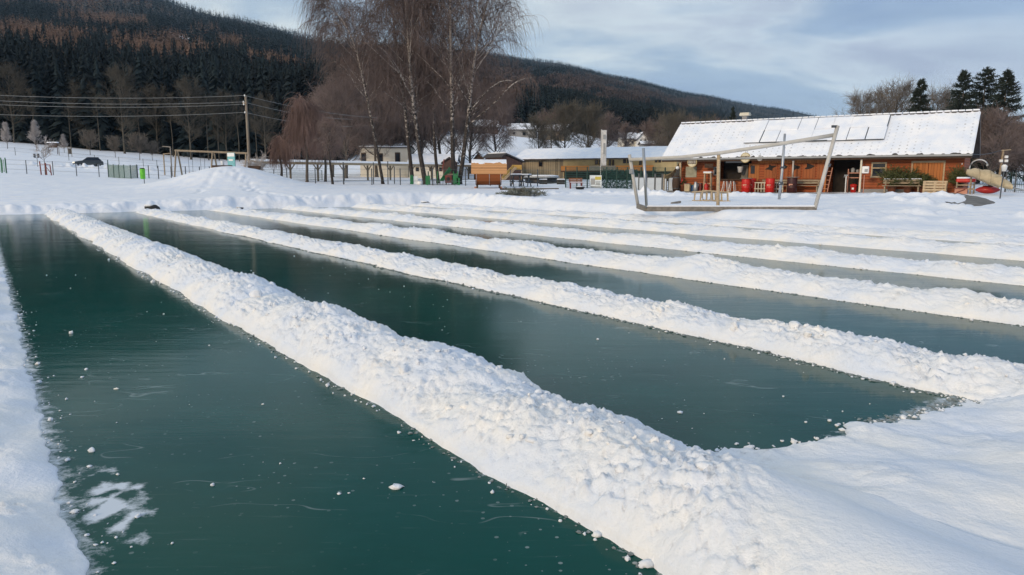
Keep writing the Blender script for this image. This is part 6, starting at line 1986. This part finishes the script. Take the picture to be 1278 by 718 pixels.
# climbing ramp and dark tables right of the sauna
t = thing('climbing_ramp', 'yellow wooden climbing ramp rising behind the right end of the sauna', 'playground', gp(638, 72))
O = t.location
a_, b_ = q(627, 224, 71), q(641, 209.5, 72)
m = MB(); m.beam(a_, b_, .9, .08); m.build('ramp', M['pale_wood'], t)
m = MB(); [m.beam(a_ + Vector((0, dy, .15)), b_ + Vector((0, dy, .15)), .08, .25) for dy in (-.5, .5)]; m.build('side_board', mat('yellow_board', (.46, .28, .07), .7), t)
m = MB(); m.box(q(645, 209, 72.5), (.95, .8, .45)); m.build('tower_wall', mat('yellow_board', (.46, .28, .07), .7), t)
for px in (640, 651):
    c_ = q(px, 213, 72.2); m = MB(); m.tube((c_.x, c_.y, -.2), (c_.x, c_.y, c_.z), .06, 6); m.build('post', M['wood'], t)
for k, (px, lab) in enumerate(((644.5, 'dark picnic table with snow on top right of the sauna, left of two'), (656, 'dark picnic table with snow on top right of the sauna, right of two'))):
    t = thing('picnic_table', lab, 'table', gp(px, 66), R(20 - 50 * k), 'dark tables by the sauna')
    m = MB(); m.box((0, 0, 1.0), (.95, .6, .07)); m.build('table_top', M['steel'], t)
    m = MB(); m.box((0, 0, 1.08), (.9, .56, .10), bev=.04); m.build('snow_cap', M['roofsnow'], t)
    for s_ in (-1, 1):
        m = MB(); m.beam((s_ * .38, -.35, 0), (s_ * .3, .1, .98), .07); m.beam((s_ * .38, .35, 0), (s_ * .3, -.1, .98), .07); m.box((s_ * .34, 0, .45), (.06, .9, .06)); m.build('leg', M['steel'], t)
    m = MB(); [m.box((0, sy * .5, .48), (.95, .24, .05)) for sy in (-1, 1)]; m.build('seat', M['steel'], t)
t = thing('timber_edging', 'dark timber edging lying in the snow behind the fir branches', 'edging', gp(640, 58))
m = MB(); m.beam((-1.0, 0, .05), (3.6, .6, .05), .2, .14); m.build('timber', M['dark_wood'], t)
for px, Y, lab in ((678, 75, 'dark low block in the snow behind the fence, left of two'), (700, 74, 'dark low block in the snow behind the fence, right of two')):
    t = thing('stone_block', lab, 'block', gp(px, Y), .2, 'dark blocks behind the fence')
    m = MB(); m.box((0, 0, .2), (.75, .5, .55), bev=.06); m.build('block', M['rock'], t); m = MB(); m.box((0, 0, .50), (.7, .46, .1), bev=.04); m.build('snow_cap', M['roofsnow'], t)
t = thing('trampoline', 'low round platform with snow on top behind the wire fence', 'platform', gp(676, 80))
MB().lathe((0, 0, .55), [(1.9, 0), (1.95, .06), (1.9, .12)], 26).build('rim', M['grey_paint'], t, True)
MB().lathe((0, 0, 0), [(1.7, -.3), (1.8, .55)], 26).build('base', M['black'], t, True)
MB().lathe((0, 0, .67), [(1.85, .002), (1.8, .12), (1.2, .2)], 26).build('snow_cap', M['roofsnow'], t, True)

# cut fir branches on the snow
t = thing('fir_branches', 'heap of cut grey green fir branches lying on the snow before the sauna', 'branches', gp(650, 48))
rg = np.random.default_rng(23)
nb = 60
b0 = np.stack([rg.uniform(-1.15, 1.0, nb), rg.uniform(-.4, .4, nb), np.zeros(nb)], 1); b0[:, 2] = (.05 + .30 * rg.random(nb)) * (1 - np.abs(b0[:, 0]) / 1.5)
d0 = np.stack([rg.choice([-1, 1], nb) * (.6 + rg.random(nb)), rg.normal(0, .5, nb), .75 * rg.random(nb)], 1)
P_ = grow(b0, d0, .3 + .5 * rg.random(nb), 6, (.05, -.30), .14, rg); P_[..., 2] = np.maximum(P_[..., 2], .02)
w_ = Wood(); w_.add(P_, .02, .008, 4); w_.build('stem', M['bark'], t)
b1, d1, t1 = kids(P_, 30, .1, 1, .8, rg)
P1_ = grow(b1, d1, .10 + .22 * rg.random(len(b1)), 3, (0, -.1), .1, rg); P1_[..., 2] = np.maximum(P1_[..., 2], .01)
w_ = Wood(); w_.add(P1_, .018, .006, 3); w_.build('needles', M['needle_frost'], t)

# rocks at the far pond edge
def rock(label, px, py, Y, r_, seed):
    rg = np.random.default_rng(seed)
    t = thing('rock', label, 'rock', at(px, py, Y), 0, 'dark rocks at the far shore')
    V = ICO_V * (1 + rg.normal(0, .14, (len(ICO_V), 1))) * np.array([r_ * 1.5, r_, r_ * .75])
    np_mesh('stone', V, ICO_F, M['rock'], t, smooth=False)
    Vs = ICO_V * (1 + rg.normal(0, .08, (len(ICO_V), 1))) * np.array([r_ * 1.15, r_ * .9, r_ * .34]) + np.array([-r_ * .3, -.02, r_ * .66])
    np_mesh('snow_cap', Vs, ICO_F, M['ridge'], t)


rock('largest dark snow capped rock, at the far end of the second snow bank', 189, 260.5, 40.4, .27, 1)
rock('dark rock in the snow left of the barrel sauna on the far shore', 531, 254.5, 49.4, .22, 2)
rock('smallest dark stone at the far end of the third snow bank', 299, 260.8, 42.6, .13, 3)

# ---- left field
wire_fence('wire_fence', 'thin wire fence with a top rail across the snow field at the far left', [(9, 85), (34, 85), (67, 85), (96, 85), (124, 85), (135.5, 85)], 1.55, M['steel'], M['mesh_grey'], (.3, .65, .97), 0, .045)
wire_fence('wire_fence', 'thin wire fence between the lime green bin and the wooden swing', [(172, 84), (186, 84), (198, 83.5), (214, 77), (232, 80), (249.5, 82), (262, 84)], 1.45, M['steel'], M['mesh_grey'], (.3, .65, .97), 0, .05)
wire_fence('wire_fence', 'far thin wire fence on the slope behind the road', [(-10, 128), (22, 127), (55, 126), (88, 126), (120, 126), (150, 124), (180, 122), (197, 120), (215, 118)], 1.3, M['mesh_grey'], M['mesh_grey'], (.5, .95), 0, .04)
t = thing('green_gate', 'green barred gate panel at the left picture edge', 'gate', gp(3, 85))
for x_ in (-.75, .02, .5):
    m = MB(); m.tube((x_, 0, -.2), (x_, 0, 1.7), .06, 6); m.build('post', M['green'], t)
m = MB(); [m.tube((x_, .03, .1), (x_, .03, 1.5), .03, 5) for x_ in np.linspace(-.7, .45, 8)]; m.build('bar', M['green'], t)
t = thing('mesh_gate', 'grey green folding mesh panels standing in the snow left of the bin', 'fence', gp(136, 85))
O = t.location
pp = [gp(x_, Y) - O for x_, Y in ((136, 85), (142.5, 84.4), (149, 83.8), (155.5, 83.2), (163.5, 82.4), (171.5, 84.6))]
for k in range(5):
    m = MB()
    a_, b_ = pp[k], pp[k + 1]
    for f in np.linspace(0, 1, 15): c_ = a_.lerp(b_, f); m.tube(c_, c_ + Vector((0, 0, 1.42)), .018, 3)
    for f in np.linspace(0, 1.4, 13): m.tube(a_ + Vector((0, 0, f)), b_ + Vector((0, 0, f)), .014, 3)
    m.build('mesh_panel', mat('green_mesh', (.14, .22, .18), .7), t)
for k, c_ in enumerate(pp):
    m = MB(); m.tube(c_ - Vector((0, 0, .2)), c_ + Vector((0, 0, 1.5 + .45 * (k == 0))), .05, 6); m.build('post', M['fence_green'], t)
t = thing('tree_stakes', 'red brown timber stakes with crossbars around the leafless sapling', 'stakes', gp(57, 83.5))
m = MB(); m.beam((-.45, 0, -.2), (-.52, 0, 1.5), .09); m.build('stake', M['dark_red'], t)
m = MB(); m.beam((.02, .2, -.2), (-.02, .2, 1.35), .1); m.build('stake', M['dark_red'], t)
m = MB(); m.beam((.68, 0, -.2), (.6, 0, 1.15), .08); m.build('stake', M['dark_red'], t)
m = MB(); m.beam((-.52, 0, 1.2), (.62, 0, 1.12), .06); m.beam((0, .1, 1.0), (.65, 0, .2), .05); m.build('crossbar', M['dark_red'], t)
t = thing('twin_buckets', 'pair of dark bucket shaped bins on a thin post behind the left fence', 'bin', gp(48, 104))
zz_ = at(48, 197, 104).z - t.location.z
m = MB(); m.tube((.05, 0, -.3), (.05, 0, zz_), .035, 6); m.tube((-.3, 0, zz_), (.3, 0, zz_), .03, 6); m.build('post', M['steel'], t)
for dx in (-.27, .24):
    m = MB(); m.lathe((dx, 0, zz_ + .03), [(.13, 0), (.16, .48), (.17, .5)], 12); m.build('bucket', M['steel'], t)
t = thing('information_board', 'small notice board with a thick snow cap on the far slope', 'board', gp(69.5, 140))
zz_ = at(69.5, 181, 140).z - t.location.z
m = MB(); [m.tube((x_, 0, -.4), (x_, 0, zz_ + .4), .06, 6) for x_ in (-.8, .8)]; m.build('post', M['dark_wood'], t)
m = MB(); m.box((0, 0, zz_ - .1), (1.7, .08, .8)); m.build('panel', M['dark_wood'], t)
m = MB(); m.box((0, 0, zz_ + .45), (2.0, .7, .2), bev=.06); m.build('snow_cap', M['roofsnow'], t)
t = thing('goal_frame', 'thin pale goal frame on the far slope right of the snow capped board', 'goal', gp(84, 138))
m = MB(); [m.tube((x_, 0, -.3), (x_, 0, 1.6), .05, 6) for x_ in (-1.1, .55, 1.2)]; m.tube((-1.1, 0, 1.6), (1.2, 0, 1.6), .05, 6); m.build('frame', M['grey_wood'], t)
m = MB(); m.box((.88, 0, .85), (.5, .06, 1.0)); m.build('dark_panel', M['black'], t)

# car on the road
t = thing('parked_car', 'dark grey hatchback with headlights on, half hidden behind the roadside snow', 'car', gp(112, 112, .0), R(180 + 38))
prof = [(-1.85, .35), (-1.85, .75), (-1.75, .92), (-1.2, 1.02), (-.75, 1.0), (.95, .98), (1.75, .85), (1.95, .68), (1.98, .35)]
m = MB()
def loft(profile, ws):
    vs = []; n_ = len(profile)
    for w2, sc_ in ws:
        vs += [(x_, w2, .35 + (z_ - .35) * sc_) for x_, z_ in profile]
    fs = []
    for k in range(len(ws) - 1):
        for i in range(n_):
            j = (i + 1) % n_
            fs.append((k * n_ + i, k * n_ + j, (k + 1) * n_ + j, (k + 1) * n_ + i))
    fs += [tuple(range(n_ - 1, -1, -1)), tuple(range((len(ws) - 1) * n_, len(ws) * n_))]
    return vs, fs
m.add(*loft(prof, [(-.86, .9), (-.80, 1), (.80, 1), (.86, .9)])); m.build('body', M['car'], t)
m = MB(); m.add([(-1.7, -.72, .98), (.75, -.74, .98), (.75, .74, .98), (-1.7, .72, .98), (-1.25, -.56, 1.42), (.1, -.56, 1.44), (.1, .56, 1.44), (-1.25, .56, 1.42)], [(0, 1, 5, 4), (1, 2, 6, 5), (2, 3, 7, 6), (3, 0, 4, 7), (4, 5, 6, 7)]); m.build('windows', M['glass'], t)
m = MB(); m.box((-.58, 0, 1.46), (1.5, 1.2, .07), bev=.03); m.build('roof', M['car'], t)
for sx in (-1.15, 1.25):
    for sy in (-.80, .80):
        m = MB(); m.prism([(sx + .31 * math.cos(i * math.pi / 9), sy - .1, .31 + .31 * math.sin(i * math.pi / 9)) for i in range(18)], (0, .2, 0)); wh = m.build('wheel', M['black'], t)
        m = MB(); m.prism([(sx + .17 * math.cos(i * math.pi / 6), sy - .11, .31 + .17 * math.sin(i * math.pi / 6)) for i in range(12)], (0, .22, 0)); m.build('rim', M['alu'], wh)
hm = bpy.data.materials.new('lit_headlight'); hm.use_nodes = True
hb = hm.node_tree.nodes['Principled BSDF']; hb.inputs['Base Color'].default_value = (.9, .85, .7, 1); hb.inputs['Emission Color'].default_value = (1, .85, .6, 1); hb.inputs['Emission Strength'].default_value = 2.2
for sy in (-.6, .6):
    m = MB(); m.box((1.94, sy, .70), (.08, .3, .14), bev=.03); m.build('headlight', hm, t)

# bin, lamp posts, swing, board
t = thing('waste_bin', 'lime green waste bin on a thin post in the snow field', 'bin', gp(179, 60))
m = MB(); m.tube((0, .1, -.3), (0, .1, 1.3), .03, 6); m.build('post', M['steel'], t)
m = MB(); m.lathe((0, -.1, .38), [(.15, 0), (.19, .04), (.20, .75), (.19, .8), (.17, .8)], 18); m.build('body', M['lime'], t, True)
m = MB(); m.lathe((0, -.1, 1.18), [(.17, .0), (.2, .03), (.12, .08)], 16); m.build('lid', M['black'], t)
for k, (px, Y, h, dx, lab) in enumerate(((206, 96, 2.7, .9, 'angled wooden lamp post with its arm to the right, shorter of two'), (215, 93, 3.6, -.95, 'angled wooden lamp post with its arm to the left, taller of two'))):
    t = thing('lamp_post', lab, 'lamp post', gp(px, Y), 0, 'angled wooden posts left of the swing')
    m = MB(); m.beam((0, 0, -.3), (0, 0, h), .12); m.build('post', M['wood'] if k == 0 else M['grey_wood'], t)
    m = MB(); m.beam((0, 0, h - .04), (dx, 0, h + .04), .11); m.build('arm', M['wood'] if k == 0 else M['grey_wood'], t)
t = thing('swing_frame', 'long weathered wooden swing frame behind the snow mound', 'swing', gp(265, 84))
O = t.location
la, lb, lc_ = q(220.5, 188, 84), q(266, 189.5, 84), q(308, 191.5, 84)
m = MB(); m.tube(la + Vector((-.2, 0, 0)), lc_ + Vector((.1, 0, 0)), .11, 8); m.build('top_beam', M['wood'], t)
for c_ in (la, lb, lc_):
    for dx, dy in ((-.3, -.5), (.35, .5)):
        m = MB(); m.tube((c_.x + dx, c_.y + dy, -.6), (c_.x + dx * .2, c_.y + dy * .1, c_.z), .09, 7); m.build('leg', M['wood'], t)
for px in (237, 252):
    c_ = q(px, 189, 84); 
    m = MB(); m.tube((c_.x - .25, c_.y, c_.z), (c_.x - .2, c_.y, .75), .02, 5); m.tube((c_.x + .25, c_.y, c_.z), (c_.x + .2, c_.y, .75), .02, 5); m.build('chain', M['steel'], t)
    m = MB(); m.box((c_.x, c_.y, .72), (.5, .22, .06)); m.build('swing_seat', M['pale_wood'], t)
t = thing('teal_board', 'teal notice board with a pale top behind the snow mound', 'board', gp(290, 80), R(-15))
zz_ = at(290, 191, 80).z - t.location.z
m = MB(); m.box((0, 0, zz_ - .85), (.92, .12, 1.75), bev=.03); m.build('panel', M['teal'], t)
m = MB(); m.box((0, -.068, zz_ - .2), (.86, .02, .36)); m.box((-.02, -.07, zz_ - .75), (.5, .015, .18)); m.build('pale_print', M['white_paint'], t)
t = thing('timber_edge', 'brown timber edging of a sandpit on top of the mound, before the teal board', 'edging', gp(278, 71))
zz_ = at(278, 208.5, 71).z - t.location.z
m = MB(); m.box((0, 0, zz_), (1.9, .25, .32), bev=.03); m.box((2.9, .4, zz_ - .05), (1.2, .25, .3), bev=.03); m.build('timber', M['dark_wood'], t)
m = MB(); [m.box((x_, .05, zz_ / 2 - .3), (.2, .2, zz_ + .4)) for x_ in (-.8, .8, 2.5, 3.4)]; m.build('post', M['dark_wood'], t)
t = thing('white_bucket', 'white bucket standing on the brown timber edging on the mound', 'bucket', gp(278, 71) + Vector((.05, 0, zz_ + .17)))
MB().lathe((0, 0, 0), [(.14, 0), (.18, .36), (.19, .38), (.16, .38)], 14).build('body', M['white_paint'], t, True)
m = MB(); m.path([(-.17, 0, .36), (0, -.1, .42), (.17, 0, .36)], .012, 5); m.build('handle', M['steel'], t)

# utility pole and cables
pb_ = gp(312, 80)
t = thing('utility_pole', 'tall grey wooden utility pole leaning slightly left', 'utility pole', pb_)
tp = at(306.5, 119, 80) - pb_
m = MB(); m.path([(0, 0, -.4), tp * .5 + Vector((.02, 0, 0)), tp], .17, 10, .12); m.build('pole', M['pole'], t, True)
ins = []
for k, (py, dx) in enumerate(((119.5, -.05), (127.5, -.22), (130.5, -.2), (140.5, -.12))):
    c_ = at(306.5 + (py - 119) * .06, py, 80) - pb_ + Vector((dx, -.16, 0))
    m = MB(); m.lathe(c_, [(.03, -.1), (.07, -.05), (.07, .05), (.03, .1)], 8); m.tube(c_, c_ + Vector((-dx, .12, -.05)), .025, 6); m.build('insulator', M['white_paint'], t)
    ins.append(c_ + pb_)
m = MB(); c_ = at(307, 129, 80) - pb_; m.box(c_ + Vector((-.1, -.12, 0)), (.42, .1, .12)); m.build('crossarm', M['wood'], t)
for k, (p0, y0) in enumerate(zip(ins, (114.5, 121, 126.5, 139.5))):
    t = thing('power_cable', ['topmost cable running left from the utility pole', 'second cable from the top running left from the pole', 'third cable from the top running left from the pole', 'lowest cable running left from the utility pole'][k], 'cable', (0, 0, 0), 0, 'cables strung left from the pole')
    e = at(-90, y0 - .5, 74)
    m = MB(); m.path([p0.lerp(e, f) + Vector((0, 0, -.45 * 4 * f * (1 - f))) for f in np.linspace(0, 1, 24)], .015, 5); m.build('wire', M['grey_paint'], t)
for k, (p0, ye, xe) in enumerate(((ins[0], 147, 470), (ins[1], 149, 440), (ins[3], 158, 440))):
    t = thing('power_cable', ['topmost cable running down to the right of the pole', 'middle cable running down to the right of the pole', 'lowest cable running down to the right of the pole'][k], 'cable', (0, 0, 0), 0, 'cables strung right from the pole')
    e = at(xe, ye, 105)
    m = MB(); m.path([p0.lerp(e, f) + Vector((0, 0, -.4 * 4 * f * (1 - f))) for f in np.linspace(0, 1, 20)], .020, 5); m.build('wire', M['grey_paint'], t)

# cleared path by the chalet
Vp = []
cl = [(1192, 43.0), (1205, 39.5), (1222, 36.2), (1226, 34.6), (1212, 33.3), (1185, 32.8)]
us = np.linspace(0, 1, 40)
lx = np.interp(us, np.linspace(0, 1, len(cl)), [gx(*c) for c in cl]); ly = np.interp(us, np.linspace(0, 1, len(cl)), [c[1] for c in cl])
ww = np.interp(us, [0, .3, .6, .75, 1], [.25, .45, .75, .7, .4])
tx, ty = np.gradient(lx), np.gradient(ly); ln = np.hypot(tx, ty); nx_, ny_ = -ty / ln, tx / ln
S2 = np.linspace(-1, 1, 9)[None]
X_ = lx[:, None] + nx_[:, None] * ww[:, None] * S2; Y_ = ly[:, None] + ny_[:, None] * ww[:, None] * S2
tag(grid_mesh('cleared_path', X_, Y_, H(X_, Y_) + .05 - .10 * np.abs(S2) ** 4, M['terrace']), kind='structure')

# ------------------------------------------------------------------ air
hz = bpy.data.materials.new('pale_air'); hz.use_nodes = True
nt = hz.node_tree
for n_ in list(nt.nodes):
    if n_.type == 'BSDF_PRINCIPLED': nt.nodes.remove(n_)
vol = nt.nodes.new('ShaderNodeVolumePrincipled')
vol.inputs['Color'].default_value = (.42, .68, .95, 1)
vol.inputs['Density'].default_value = 7.5e-5
vol.inputs['Anisotropy'].default_value = 0.0
nt.links.new(vol.outputs[0], [n_ for n_ in nt.nodes if n_.type == 'OUTPUT_MATERIAL'][0].inputs['Volume'])
b = MB(); b.box((0, 0, 398.3), (9200, 9200, 800))
tag(b.build('haze', hz), kind='stuff')
